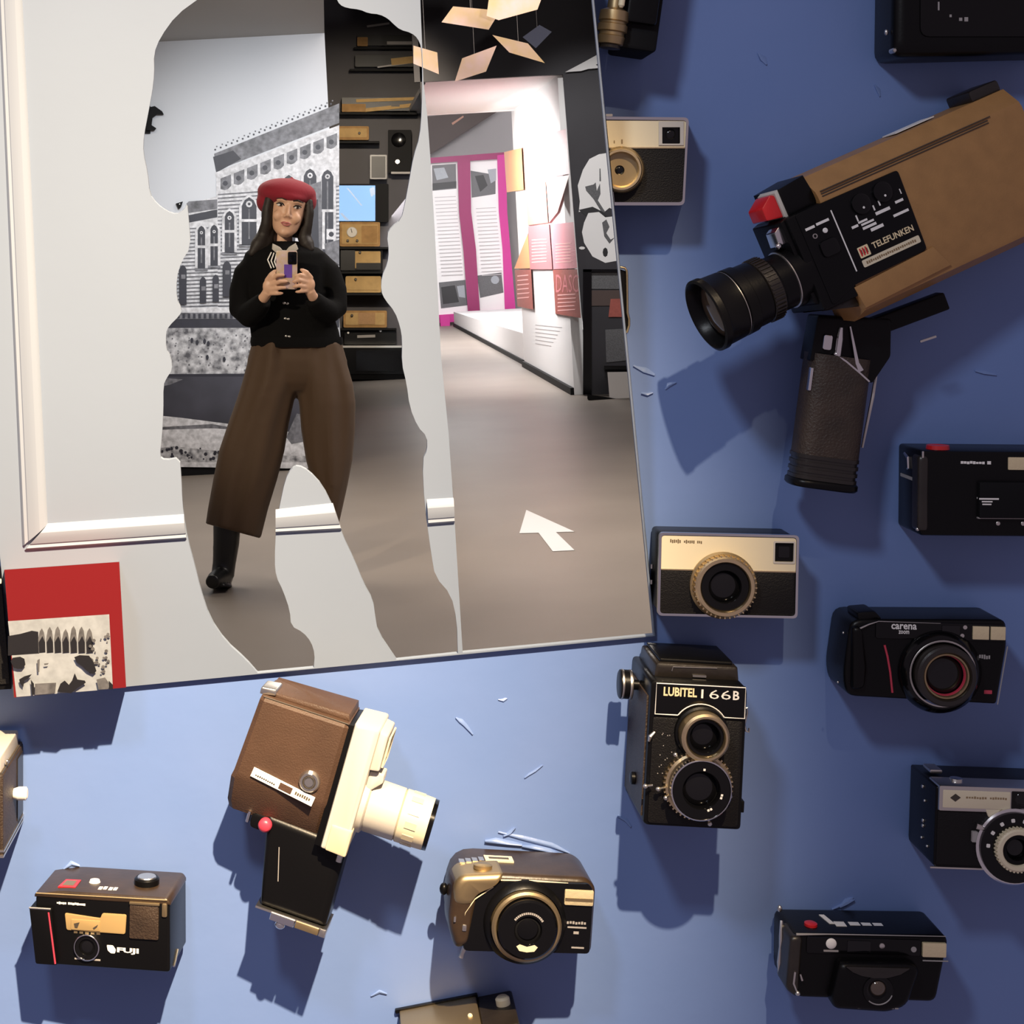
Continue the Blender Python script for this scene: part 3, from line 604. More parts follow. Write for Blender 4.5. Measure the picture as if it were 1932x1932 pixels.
SBOX('wall_header', 1.04, 18.3 - D, 2.70, 4.6, 18.35 - D, 2.76, 'hall_white')
# ---- dark exhibit pillar with the printed guitarist, glass case and base
DP = YP(YW - 0.05)
dp = thing('exhibit_pillar', 'dark exhibit pillar printed with a white-shirted guitar player', 'display', P(1150, 750, YW - .1))
part(DP, 'column', 'hall_dark', dp, prism([(1062, 140), (1330, 126), (1380, 765), (1110, 748)], -0.6, 0.0), smooth=0)
gp = [('hall_white', [(1090, 350), (1100, 320), (1112, 300), (1130, 291), (1200, 280), (1200, 380), (1165, 400), (1150, 392), (1140, 400), (1118, 392), (1092, 400), (1094, 380)]),
      ('photo_mid', [(1104, 352), (1120, 348), (1124, 344), (1126, 360), (1132, 346), (1133, 366), (1128, 378), (1142, 400), (1136, 402), (1120, 376), (1106, 360)]), ('photo_mid', [(1131, 318), (1133, 318), (1134, 342), (1131, 342)]),
      ('photo_dark', [(1092, 396), (1118, 390), (1138, 400), (1146, 408), (1128, 410), (1106, 408)]),
      ('hall_white', [(1110, 402), (1130, 400), (1142, 410), (1160, 408), (1168, 420), (1170, 470), (1164, 492), (1142, 496), (1118, 484), (1102, 458), (1098, 438), (1102, 420)]),
      ('photo_mid', [(1136, 420), (1144, 414), (1150, 428), (1144, 440), (1152, 452), (1160, 448), (1150, 460), (1140, 446)]), ('photo_dark', circ(1142, 476, 5, 8, 9)), ('hall_white', circ(1098, 468, 6, 7, 3)),
      ('hall_white', [(1066, 136), (1100, 118), (1140, 96), (1200, 80), (1200, 86), (1140, 104), (1128, 112), (1140, 116), (1124, 122), (1134, 128), (1110, 130), (1096, 134)])]
painted(DP, 'guitarist_print', dp, gp, .002, .0006)
part(DP, 'text_panel', 'photo_mid', dp, plate([(1106, 514), (1250, 510), (1252, 546), (1110, 545)], 0, .01), smooth=0); part(DP, 'text_panel', 'brown_print', dp, plate([(1106, 548), (1250, 547), (1252, 576), (1110, 577)], 0, .01), smooth=0)
part(DP, 'red_patch', 'tile_red', dp, plate([(1152, 564), (1240, 562), (1240, 598), (1148, 598)], .01, .014), smooth=0); part(DP, 'case_picture', 'photo_mid', dp, plate([(1142, 622), (1180, 620), (1182, 680), (1144, 684)], .0, .01), smooth=0)
part(DP, 'case_frame', 'black_gloss', dp, rb(1100, 508, 1116, 745, 0, 0, .05), rb(1100, 508, 1300, 513, 0, 0, .05), rb(1140, 690, 1320, 697, 0, 0, .08))
bx = thing('white_plinth', 'white plinth on a black base beside the exhibit pillar', 'plinth', P(1190, 765, YW - .8))
part(YP(YW - .5), 'block', 'hall_white', bx, prism([(1146, 702), (1330, 700), (1330, 790), (1150, 752)], -0.3, 0.0), smooth=0); part(YP(YW - .5), 'base', 'black_matte', bx, prism([(1108, 744), (1150, 750), (1340, 788), (1340, 800), (1150, 762), (1108, 752)], -0.3, .02), smooth=0)
# ---- cards hanging under the dark ceiling
for i, (m, pts, y, lab) in enumerate([('card', [(833, 42), (855, 12), (944, 20), (922, 56)], 8.2, 'pale hanging card with yellow corner, left under the dark ceiling'), ('card', [(918, 30), (924, -14), (1023, -6), (1014, 18), (941, 38)], 8.0, 'largest pink hanging card at the top of the strip'),
        ('card', [(929, 66), (996, 82), (1028, 119), (961, 99)], 8.6, 'slim diamond-shaped hanging card pointing down right'), ('card', [(858, 154), (872, 110), (937, 86), (917, 135)], 8.8, 'pink and yellow hanging card lowest of the group'),
        ('card', [(780, 86), (825, 99), (828, 140), (780, 120)], 8.4, 'hanging card cut off by the white board'), ('card_blue', [(986, 70), (1018, 47), (1041, 60), (1011, 91)], 9.6, 'blue-grey hanging card behind the slim pink one')]):
    t = thing('hanging_card', lab, 'card', P(sum(p[0] for p in pts) / len(pts), sum(p[1] for p in pts) / len(pts), y), 'cards hanging under the dark ceiling')
    fr = PLANE(P(pts[0][0], pts[0][1], y), (0.25 * (-1) ** i, -1, -0.35))
    part(fr, 'sheet', m, t, plate(pts, 0, .012), smooth=0)
    c = fr(sum(p[0] for p in pts) / len(pts), sum(p[1] for p in pts) / len(pts), -0.002); part(WORLD, 'thread', 'grey_print', t, tube([tuple(c), (c.x, c.y, 4.3)], .0012, 5))
# ---- arrow on the floor
FLR = PLANE((0, 0, 0), (0, 0, 1))
single(FLR, 'floor_arrow', 'arrow_white', 'pale arrow sticker on the hall floor pointing away', 'arrow', plate([(993, 962), (1084, 1003), (1049, 1004), (1084, 1038), (1043, 1040), (1016, 1005), (980, 1006)], 0.0, .002), smooth=0)
# ================================================================== the woman with the phone
DPER = 6.95; YPER = DPER - D; KW = DPER / FL
def PF(a, b, w): return P(a, b, YPER - w * KW)
def remeshed(name, geos, voxel, m, parent, it=4, fac=0.5):
    V, Fc = merge(PF, geos); o = mesh_obj(name, V, Fc, m, parent, smooth=0)
    r = o.modifiers.new('r', 'REMESH'); r.mode = 'VOXEL'; r.voxel_size = voxel
    if it: s = o.modifiers.new('s', 'SMOOTH'); s.iterations = it; s.factor = fac
    dg = bpy.context.evaluated_depsgraph_get(); me = bpy.data.meshes.new_from_object(o.evaluated_get(dg))
    o.modifiers.clear(); old = o.data; o.data = me; bpy.data.meshes.remove(old); me.name = name
    me.polygons.foreach_set('use_smooth', [True] * len(me.polygons))
    if not me.materials: me.materials.append(MATS[m])
    return o
def rows(rs, n=26, wr=0.0, seed=0):
    """stack of level rings: (py, x left, x right, half depth, centre w[, slope])"""
    rings = []; rnd = random.Random(seed); ph = [rnd.uniform(0, 6) for _ in range(4)]
    for r_ in rs:
        py, xl, xr, rz = r_[:4]; wc = r_[4] if len(r_) > 4 else 0; sl = r_[5] if len(r_) > 5 else 0
        xc, rx = (xl + xr) / 2, (xr - xl) / 2; ring = []
        for k in range(n):
            t = 2 * pi * k / n; q = 1 + wr * (sin(5 * t + ph[0] + py * .012) + .6 * sin(9 * t + ph[1] - py * .009))
            x = rx * cos(t); z = rz * sin(t) * q; ring.append((xc + x, py + sl * x, wc + z))
        rings.append(ring)
    return loft(rings)
per = thing('person', 'woman in red beret, black cardigan and wide brown trousers photographing with a phone', 'person', P(520, 1108, YPER))
# head built along its tilted axis
HC, HT = Vector((535.5, 445)), radians(9.5)
AX = Vector((sin(HT), -cos(HT))); SX = Vector((cos(HT), sin(HT)))
def hp(s, x, w): q = HC + AX * s + SX * x; return (q.x, q.y, w)
HR = [(-2, 7, 34, 16), (3, 15, 40, 2), (10, 22, 42, -14), (20, 27, 43, -30), (32, 31, 43, -40), (45, 33.5, 42, -46), (56, 34.5, 41, -49), (66, 35.5, 42, -50), (78, 35, 40, -49), (90, 31, 32, -43), (100, 22, 20, -30), (105, 8, 4, -14)]
head = loft([[hp(s, hw * cos(2 * pi * k / 30), (f_ + b_) / 2 + (f_ - b_) / 2 * sin(2 * pi * k / 30)) for k in range(30)] for s, hw, f_, b_ in HR])
nose = tube([hp(60, 0.5, 41), hp(50, 0.5, 44), hp(42, 0.5, 48.5), hp(37, 0.5, 49)], [2.5, 3.4, 4.4, 4.2], 10)
nost = [ball(*hp(37, s * 4.6, 44.5), 3.6, 3, 4) for s in (-1, 1)]
cheek = [ball(*hp(36, s * 16, 34), 11, 11, 9) for s in (-1, 1)] + [ball(*hp(7, 0, 36), 11, 7, 7)]
browr = [tube([hp(66, s * 6, 40.5), hp(67, s * 15, 40), hp(64, s * 25, 33)], [2.6, 3, 2.2], 8) for s in (-1, 1)]
lipbase = [ball(*hp(23, 0, 41.5), 10, 4.5, 3.2)]
neck = tube([hp(24, -2, -14), hp(2, -2, -14), (533, 462, -14), (535, 485, -14)], [19, 18, 19, 30], 18)
torso = rows([(474, 500, 580, 24), (500, 482, 596, 30), (560, 486, 612, 36), (620, 490, 622, 36), (660, 492, 630, 34), (700, 496, 626, 30)])
legs = [tube([(528, 690, 0), (490, 860, 0), (432, 1015, 0), (424, 1070, 0)], [30, 24, 16, 13], 14), tube([(592, 690, 0), (618, 860, 0), (612, 1015, 0), (606, 1066, 0)], [30, 24, 16, 13], 14)]
arms = [tube([(488, 502, -5), (460, 560, 4), (462, 588, 24), (497, 563, 84), (505, 551, 92)], [13, 14, 14, 10, 10], 12), tube([(592, 498, -5), (626, 556, 4), (626, 586, 24), (590, 560, 84), (584, 548, 92)], [13, 14, 14, 10, 10], 12)]
def fing(pts, r=4.0): return tube(pts, [r * 1.12, r * 1.05, r, r * .9, r * .55], 8)
def finger(a, b, c, r=4.0):
    a, b, c = Vector(a), Vector(b), Vector(c); return fing([a, a.lerp(b, .55), b, b.lerp(c, .6), c], r)
handL = [ball(508, 541, 95, 13, 16, 8), finger((511, 528, 99), (524, 519, 109), (538, 519, 107)), finger((513, 537, 101), (528, 531, 111), (543, 531, 108), 4.2), finger((513, 546, 101), (528, 543, 110), (541, 543, 107)), finger((511, 554, 99), (524, 554, 107), (535, 553, 104), 3.6), finger((503, 530, 95), (511, 518, 101), (522, 509, 101), 4.6)]
handR = [ball(583, 537, 95, 12, 15, 8), finger((579, 524, 99), (567, 518, 109), (555, 522, 107)), finger((577, 532, 101), (564, 528, 111), (551, 532, 108), 4.2), finger((577, 541, 101), (564, 539, 110), (552, 542, 107)), finger((579, 549, 99), (567, 550, 107), (557, 551, 104), 3.6), finger((588, 526, 95), (579, 514, 101), (566, 508, 101), 4.6)]
remeshed('body', [head, nose, neck, torso] + nost + cheek + browr + lipbase + legs + arms + handL + handR, 0.0042, 'skin', per, 3)
for s in (-1, 1):
    e = part(PF, 'eye', 'eye_white', per, ball(*hp(57, s * 16, 36.4), 6.6, 3.5, 5.2, 16, 9), smooth=80)
    part(PF, 'iris', 'iris', e, ball(*hp(57, s * 16 + 0.6, 40.2), 3.0, 3.0, 1.8, 12, 7), smooth=80)
    part(PF, 'eyelash', 'hair', per, tube([hp(56.5, s * 8.5, 40.2), hp(60.2, s * 13, 42.0), hp(60.6, s * 18, 41.4), hp(58, s * 24, 37.5)], [.8, 1.5, 1.6, .9], 6))
    part(PF, 'eyebrow', 'hair', per, tube([hp(67.5, s * 6.5, 42.6), hp(70.2, s * 15, 42.4), hp(67.5, s * 26, 35)], [1.3, 1.8, .7], 6))
part(PF, 'lips', 'lip', per, tube([hp(23.6, -9.5, 42.2), hp(25.6, -4, 45.0), hp(24.8, 0, 45.4), hp(25.6, 4, 45.0), hp(24.0, 9.5, 42.2)], [.8, 1.8, 1.7, 1.8, .8], 8), tube([hp(23.0, -8.5, 42.4), hp(20.6, -3, 45.0), hp(20.4, 3, 45.0), hp(23.2, 8.5, 42.4)], [.7, 2.1, 2.1, .7], 8), smooth=70)
# hair: crown behind the face and two long locks
hairg = [loft([[hp(s, hw * cos(2 * pi * k / 24), (f_ + b_) / 2 + (f_ - b_) / 2 * sin(2 * pi * k / 24)) for k in range(24)] for s, hw, f_, b_ in [(0, 30, -20, -50), (20, 37, -8, -56), (45, 40, 2, -58), (70, 41, 20, -58), (90, 36, 24, -52), (104, 18, 8, -32)]])]
hairg += [tube([(509, 372, 18), (504, 395, 22), (503, 420, 20), (498, 442, 12), (486, 462, 18), (472, 482, 26)], [9, 10, 11, 13, 14, 5], 10), tube([(506, 400, 4), (508, 430, 2), (504, 455, 8), (492, 478, 20)], [12, 14, 14, 6], 10),
          tube([(582, 376, 14), (584, 400, 16), (580, 425, 14), (574, 445, 8), (580, 462, 14), (590, 474, 22)], [8, 9, 10, 13, 14, 5], 10), tube([(576, 410, -6), (572, 440, -6), (572, 462, 8)], [13, 15, 7], 10)]
remeshed('hair', hairg, 0.006, 'hair', per, 3)
# beret
br = [rotz(ball(541, 364, -8, 56, 28, 52, 30, 14), 541, 364, 5), ball(503, 380, -10, 20, 23, 30), ball(581, 380, -10, 17, 22, 30), tube([(550, 340, -6), (551, 333, -4)], [3, 2], 8), rotz(ball(545, 371, 14, 38, 13, 34, 24, 10), 545, 371, 8)]
bo = remeshed('beret', br, 0.006, 'beret', per, 5)
# cardigan: torso and sleeves in one knit
cg = [rows([(455, 512, 562, 24, -10), (461, 496, 580, 32, -6), (468, 474, 602, 38, -4), (477, 462, 613, 42), (500, 456, 618, 46), (545, 464, 618, 48, 2), (590, 468, 628, 46, 2), (625, 472, 640, 47), (651, 475, 645, 48)], 28, .02, 3),
      tube([(484, 494, -5), (465, 517, -3), (457, 550, 2), (457, 582, 12), (470, 594, 34), (487, 579, 66), (498, 566, 84)], [22, 25, 25, 26, 25, 21, 16], 16), tube([(596, 490, -5), (618, 514, -3), (630, 548, 2), (630, 580, 12), (617, 590, 34), (600, 576, 66), (590, 563, 84)], [22, 25, 25, 26, 25, 21, 16], 16)]
cd_ = remeshed('cardigan', cg, 0.007, 'cardigan', per, 5)
part(PF, 'hem_band', 'cardigan', per, rows([(636, 473, 646, 49), (645, 472, 647, 50.5), (655, 474, 645, 49)], 28), smooth=60)
for cx, cy in ((541, 601), (543, 634), (539, 572)): part(PF, 'button', 'silver', cd_, ball(cx - 3, cy, 47.5, 3.2, 2.4, 2), ball(cx + 3, cy + 1, 47.5, 3.2, 2.4, 2), smooth=80)
for q in ([(514, 459), (528, 466), (536, 475), (524, 480), (513, 470)], [(558, 458), (545, 466), (538, 475), (552, 479), (563, 470)]): part(PF, 'shirt_collar', 'cream', per, prism(q, 20, 44, 2))
part(PF, 'shirt_front', 'cream', per, prism([(526, 472), (548, 472), (540, 500)], 34, 43, 2))
for k in range(3): part(PF, 'trim_stripe', 'white_print', cd_, tube([(512 + k * 5, 476 + k, 41 + k), (505 + k * 6.5, 490 + k * 2, 46), (512 + k * 5, 506 - k, 48)], 1.3, 6))
# trousers
tg = [rows([(644, 477, 566, 40), (690, 465, 572, 44), (724, 456, 566, 46), (752, 447, 556, 47), (800, 430, 545, 46), (850, 413, 537, 45), (905, 402, 523, 45), (960, 392, 506, 44), (1002, 388, 492, 43, 0, .27)], 40, .085, 5),
      rows([(644, 552, 643, 40), (690, 556, 656, 44), (724, 560, 666, 46), (760, 564, 671, 47), (810, 568, 670, 46), (868, 577, 665, 45), (915, 590, 656, 43), (960, 592, 646, 40), (1004, 584, 636, 38)], 40, .085, 9), rows([(643, 476, 644, 41), (680, 466, 655, 44), (704, 470, 656, 42), (722, 486, 644, 38), (736, 520, 608, 30), (744, 548, 580, 16)], 30, .03, 2)]
remeshed('trousers', tg, 0.0075, 'trouser', per, 3)
def boot(x, y, dx, side):
    return [tube([(x + 4, y - 118, 0), (x + 3, y - 85, 0), (x - 1, y - 45, 0), (x - 4, y - 22, 2)], [26, 25, 22, 22], 16), tube([(x - 2, y - 20, -16), (x - 6, y - 19, 10), (x - 8 + dx * .5, y - 14, 42), (x - 8 + dx, y - 10, 72)], [19, 20, 18, 13], 14), rb(x - 24, y - 5, x + 14, y, 6, -30, 60, 4), rb(x - 18, y - 14, x + 12, y, 4, -32, -8, 3)]
remeshed('boot', boot(424, 1108, -16, -1), 0.006, 'boot', per, 3); remeshed('boot', boot(606, 1099, 8, 1), 0.006, 'boot', per, 3)
ph = thing('mobile_phone', 'mobile phone with a pale iridescent back, held up in both hands', 'phone', PF(541, 540, 98))
part(PF, 'case', 'phone_case', ph, rb(521, 473, 561, 546, 4, 96, 101.5, 1.2)); cm = part(PF, 'camera_block', 'black_gloss', ph, rb(543, 475, 560, 499, 3, 101.5, 103.5, .8)); part(PF, 'back_pattern', 'phone_violet', ph, rb(536, 499, 551, 524, 1, 101.5, 102.2))
for dx, dy in ((547.5, 481), (547.5, 492)): part(PF, 'camera_lens', 'glass_dark', cm, lathe(dx, dy, [(3.2, 103.5), (3.2, 104.6), (2.2, 104.8)], 14))
# ================================================================== cameras hung on the blue wall
def bars(fr, name, m, parent, lst, z, h=.35):
    return part(fr, name, m, parent, *[rb(x0, y0, x1, y1, 0, z, z + h) for x0, y0, x1, y1 in lst], smooth=0)
def glyphs(x0, x1, y0, y1, n, seed=1, gap=.3):
    """row of illegible tiny letters"""
    r = random.Random(seed); w = (x1 - x0) / n; out = []
    for k in range(n): out.append((x0 + k * w, y0 + r.uniform(0, .25) * (y1 - y0), x0 + (k + 1 - gap) * w, y1 - r.uniform(0, .25) * (y1 - y0)))
    return out
def lens(fr, parent, cx, cy, steps, glass_r, gz, gm='glass_dark', bulge=None):
    """stepped lens barrel: list of (material, name, profile) and a domed front element"""
    last = None
    for nm, m, prof in steps: last = part(fr, nm, m, parent, lring(cx, cy, prof, 48))
    b = bulge if bulge is not None else glass_r * .22
    part(fr, 'lens_well', 'black_matte', parent, lathe(cx, cy, [(glass_r * 1.25, gz - 6), (glass_r * 1.25, gz - 1.5)], 32)); part(fr, 'front_element', gm, parent, lathe(cx, cy, [(glass_r, gz - 1), (glass_r, gz), (glass_r * .8, gz + b * .5), (glass_r * .45, gz + b * .88), (glass_r * .1, gz + b)], 32), smooth=60)
    return last
def barrel(r0, r1, z0, z1, ch=1.5, depth=8):
    """ring: outer wall up to z1, lip, then back down inside"""
    return [(r0, z0), (r0, z1 - ch), (r0 - ch, z1), (r1 + ch * .6, z1), (r1, z1 - ch), (r1, z1 - depth), (r1 * .98, z1 - depth)]

# ---- 1 instamatic, middle (cream and black)
f1 = CF(1372, 1086, .045, 1.2); B = f1.back
t = thing('cartridge_camera', 'cream and black cartridge camera with chrome rim beside the board corner', 'camera', f1.base())
part(f1, 'body', 'black', t, rb(1246, 1010, 1503, 1161, 9, B, -5, 2, 8))
part(f1, 'rim', 'chrome', t, frame2(roundp(rect(1242, 1007, 1506, 1164), 9), roundp(rect(1246.5, 1011.5, 1501.5, 1159.5), 7), -8, 1.2))
part(f1, 'top_plate', 'champagne', t, plate(roundp(rect(1247, 1013, 1501, 1076), [6, 6, 0, 0]), -6, 0, [roundp(rect(1460, 1021, 1497, 1058), 2)]), smooth=0)
part(f1, 'lower_panel', 'leather', t, rb(1247, 1078, 1501, 1159, 4, -6, -.5, 1.5)); part(f1, 'divider', 'satin_gold', t, rb(1247, 1075.5, 1501, 1078, 0, -5, .8))
vf = part(f1, 'viewfinder', 'black_gloss', t, rb(1461, 1022, 1496, 1057, 2, -14, -6)); part(f1, 'viewfinder_lens', 'glass_dark', vf, rb(1468, 1029, 1490, 1051, 3, -6, -3, 2)); part(f1, 'viewfinder_frame', 'cream', t, frame2(roundp(rect(1458, 1019, 1499.5, 1061), 3), roundp(rect(1461, 1022, 1496.5, 1058), 2), -2, 1.4))
bars(f1, 'lettering', 'dull_gold', t, glyphs(1263, 1284, 1019, 1027, 6) + glyphs(1289, 1310, 1020, 1027, 6, 2) + glyphs(1314, 1324, 1021, 1027, 3, 3), 0.1)
lens(f1, t, 1364, 1104, [('lens_mount', 'dull_gold', [(63, -4), (63, 6), (60, 9), (57, 9)]), ('focus_ring', 'satin_gold', barrel(57, 46, 4, 26, 3, 20)), ('inner_barrel', 'black_gloss', barrel(46, 30, 4, 20, 2, 14))], 29, 8)
part(f1, 'ring_teeth', 'satin_gold', t, *[rotz(rb(1362.8, 1044.6, 1365.2, 1048, 0, 8, 24), 1364, 1104, a) for a in range(0, 360, 9)])
for y in (1078, 1108): part(f1, 'side_stud', 'silver', t, lathe_v(1241, -60, [(y, 2.6), (y + 8, 2.6)], 8))

# ---- 2 instamatic at the board's edge, partly behind it; sides follow the sight line so that it clears the board's return
f2 = YP(0)
t = thing('cartridge_camera', 'cream and black cartridge camera cut off by the edge of the board', 'camera', P(1225, 302, 0))
L = lambda y: 1120 + (y) * .0958 + 2.2
q = [(L(220), 220), (1300, 221.5), (1291.5, 387.5), (L(387), 387.5)]
part(f2, 'body', 'black', t, prism(roundp([(L(222), 222), (1297, 224), (1289, 385), (L(385), 385)], [0, 9, 9, 0]), 0.0, .043))
part(f2, 'rim', 'chrome', t, frame2(roundp(q, [0, 10, 10, 0]), roundp([(L(220) + .1, 225.5), (1295.5, 227), (1287.5, 381.5), (L(387) + .1, 381.5)], [0, 7, 7, 0]), .041, .0465))
part(f2, 'top_plate', 'champagne', t, plate([(L(227), 227), (1295, 227.5), (1292.5, 277.5), (L(277), 277.5)], .043, .0455, [roundp(rect(1249, 236, 1283, 271), 2)]), smooth=0)
part(f2, 'lower_panel', 'leather', t, prism([(L(280), 280), (1292, 280), (1287, 381), (L(381), 381)], .043, .0455, 0)); part(f2, 'divider', 'satin_gold', t, prism([(L(277.5), 277.5), (1292.4, 277.5), (1292.3, 280), (L(280), 280)], .043, .0462))
vf = part(f2, 'viewfinder', 'black_gloss', t, rb(1250, 237, 1282, 270, 1, .036, .0435)); part(f2, 'viewfinder_lens', 'glass_dark', vf, lathe(1265, 253, [(10, .0435), (8, .0445), (3, .045)], 18), smooth=60); part(f2, 'viewfinder_frame', 'cream', t, frame2(rect(1243, 229, 1290, 274), rect(1249.5, 240, 1283, 271), .044, .0467))
def ringg(cx, cy, prof, n=48): return lathe(cx, cy, prof, n)
CXI, CYI = 1172, 320
# the lens is trimmed where the board's edge hides it
def trimmed(cx, cy, prof, n=64):
    V, Fc = lathe(cx, cy, prof, n); return [(max(x, L(y) + .3), y, z) for x, y, z in V], Fc
part(f2, 'lens_mount', 'dull_gold', t, trimmed(CXI, CYI, [(44, .045), (44, .049), (41, .051)])); part(f2, 'focus_ring', 'satin_gold', t, trimmed(CXI, CYI, [(40, .049), (40, .056), (38, .0575), (34, .0575), (32.5, .055), (31, .051), (30.5, .0505)]))
part(f2, 'lens_cone', 'glass_brown', t, trimmed(CXI, CYI, [(32, .0508), (22, .049), (11, .0475), (10, .0475)])); part(f2, 'front_element', 'glass_dark', t, trimmed(CXI - 3, CYI + 1, [(12, .0490), (10, .0508), (5, .052), (1, .0523)]), smooth=60)
bars(f2, 'index_marks', 'dull_gold', t, [(1172, 263, 1175, 271), (1158, 265, 1160, 270)], .0456, .0002)
part(f2, 'shutter_button', 'silver', t, rb(L(216) + .2, 215, 1156, 219.5, 2, .02, .034))

# ---- 3 slim thing with a brass hook, almost hidden
t = thing('folding_camera', 'camera hidden behind the board with only its brass rim showing', 'camera', P(1186, 566, 0))
L4 = lambda y: 1120 + y * .0958 + 1.0
part(f2, 'body', 'black', t, prism([(L4(508), 508), (1182, 512), (1186, 600), (1184, 626), (L4(628), 628)], 0, .03)); part(f2, 'brass_rim', 'satin_gold', t, tube([(L4(504) + 1, 504, .032), (1180, 507, .032), (1183.5, 518, .032), (1184, 590, .032), (1185.5, 606, .032), (1184, 622, .032), (L4(630) + 1, 630, .032)], [.0012] * 7, 8) if False else ([], []), smooth=60)
def tube_px(pts, r, m=8):   # tube in the sight-line frame, radius in pixels
    W_ = [P(a, b, -h) for a, b, h in pts]; return tube(W_, r * .00044, m)
part(WORLD, 'brass_rim', 'satin_gold', t, tube_px([(L4(504) + 1, 504, .032), (1179, 505.5, .032), (1182.5, 511, .032), (1183, 520, .032), (1184, 590, .032), (1187, 602, .032), (1187, 614, .032), (L4(628) + 1.5, 628, .032)], 2.3), smooth=60)
for o in [c for c in t.children if len(c.data.vertices) == 0]: bpy.data.objects.remove(o)

# ---- 4 cine camera lens at the very top beside the board
t = thing('cine_camera', 'dark cine camera with a bronze lens at the top edge beside the board', 'camera', P(1190, 0, 0))
f4 = CF(1175, 20, .06, 8)
part(f4, 'body', 'black_matte', t, rb(1178, -140, 1250, 88, 8, f4.back, -10, 6)); part(f4, 'front_block', 'black', t, rb(1182, -140, 1240, 40, 6, -10, 10, 4))
part(f4, 'lens_barrel', 'dull_gold', t, lathe_v(1160, 0, [(-60, 15), (18, 15), (20, 19), (24, 27), (42, 28), (44, 25), (48, 25), (50, 28), (62, 28), (64, 24), (70, 24), (72, 26), (86, 24), (88, 19)], 30))
part(f4, 'focus_lever', 'champagne', t, lathe_v(1168, 20, [(-60, 6), (14, 6), (18, 3)], 14), ball(1168, 26, 18, 5)); part(f4, 'lens_cap_ring', 'worn_black', t, lathe_v(1160, 0, [(88, 20), (94, 20), (95, 15)], 28))
for o in t.children:      # keep clear of the board's edge
    base = loc_of(t)
    for v in o.data.vertices:
        w_ = v.co + base; d = w_.y + D; px = FX + (w_ - CAM).dot(RIGHT) * FL / d; py = FY - (w_ - CAM).dot(UP) * FL / d; lim = 1120 + py * .0958 + 1.5
        if px < lim: v.co += RIGHT * ((lim - px) * d / FL)

# ---- 5 black compact in the top right corner
f5 = CF(1830, -10, .055, 0); B = f5.back
t = thing('compact_camera', 'plain black compact camera in the top right corner', 'camera', f5.base())
part(f5, 'body', 'black', t, prism(roundp([(1690, -170), (2010, -170), (2010, 100), (1686, 108)], [30, 30, 26, 22]), B, 0, 22, 12, 5)); part(f5, 'front_cover', 'black_gloss', t, rb(1735, -150, 1990, 70, 18, 0, 4, 3))
bars(f5, 'lettering', 'grey_print', t, [(1768, 4, 1771, 20), (1790, 28, 1794, 33), (1808, 34, 1814, 40), (1818, 33, 1825, 41)], 4.1)
part(f5, 'screw', 'silver', t, lathe(1690, 94, [(5, -26), (5, -8), (3, -5)], 14)); part(f5, 'lug', 'silver', t, ball(1680, 58, -24, 4, 6, 4))

# ---- 6 super-8 camera with pistol grip
f6 = CF(1700, 420, .088, -23, -12, 0)
c6 = f6.c
def q6(u, v): return (c6[0] + u, c6[1] + v)
def T(poly): return [q6(*p) for p in poly]
t = thing('super_eight_camera', 'large tan and black super-8 camera with pistol grip, pointing down left', 'movie camera', f6.base())
B = f6.back
pr = [(c6[1] + v, w) for v, w in [(-108, 0), (-118, -3), (-150, -34), (-152, -128), (135, -128), (142, -60), (122, -3), (112, 0)]]
part(f6, 'body', 'tan', t, ext_u(pr, c6[0] - 136, c6[0] + 330), smooth=20)
part(f6, 'lower_block', 'tan', t, prism(T([(-142, 74), (40, 66), (60, 112), (-136, 118)]), -40, 4, 2))
for k, v in enumerate((-116, -111, -106)): part(f6, 'groove', 'dark_print', t, tube([q6(-128, v) + (0.6 - k * .0,), q6(250 if k else 258, v + 1) + (1.0,)], 1.1, 6))
part(f6, 'control_plate', 'black', t, prism(roundp(T([(-196, -96), (34, -94), (26, 66), (-140, 70), (-196, 88)]), 7), -6, 5, 2))
part(f6, 'front_housing', 'black', t, prism(roundp(T([(-214, -96), (-138, -98), (-138, 92), (-214, 90)]), 5), -128, 3, 4)); part(f6, 'underside_wedge', 'worn_black', t, prism(T([(-214, 90), (-140, 92), (-140, 112)]), -90, -10, 1))
part(f6, 'top_block', 'black', t, prism(T([(-198, -150), (-140, -156), (-132, -104), (-140, -96), (-198, -96)]), -120, -12, 3)); part(f6, 'eyepiece_rim', 'cream', t, prism(T([(-206, -146), (-198, -150), (-198, -92), (-206, -98)]), -90, -16, 1)); part(f6, 'filter_key', 'red_gloss', t, prism(roundp(T([(-240, -128), (-214, -146), (-206, -142), (-206, -98), (-240, -104)]), 3), -80, -20, 2))
part(f6, 'latch', 'chrome', t, prism(roundp(T([(-234, -78), (-216, -88), (-214, -52), (-236, -50)]), 2), -60, -22, 2), ball(*q6(-236, -52), -24, 7, 6, 6)); part(f6, 'flange', 'black', t, prism(roundp(T([(-222, -92), (-208, -96), (-208, 80), (-222, 72)]), 3), -130, -8, 2))
LZ = -52; LV = c6[1] + 14
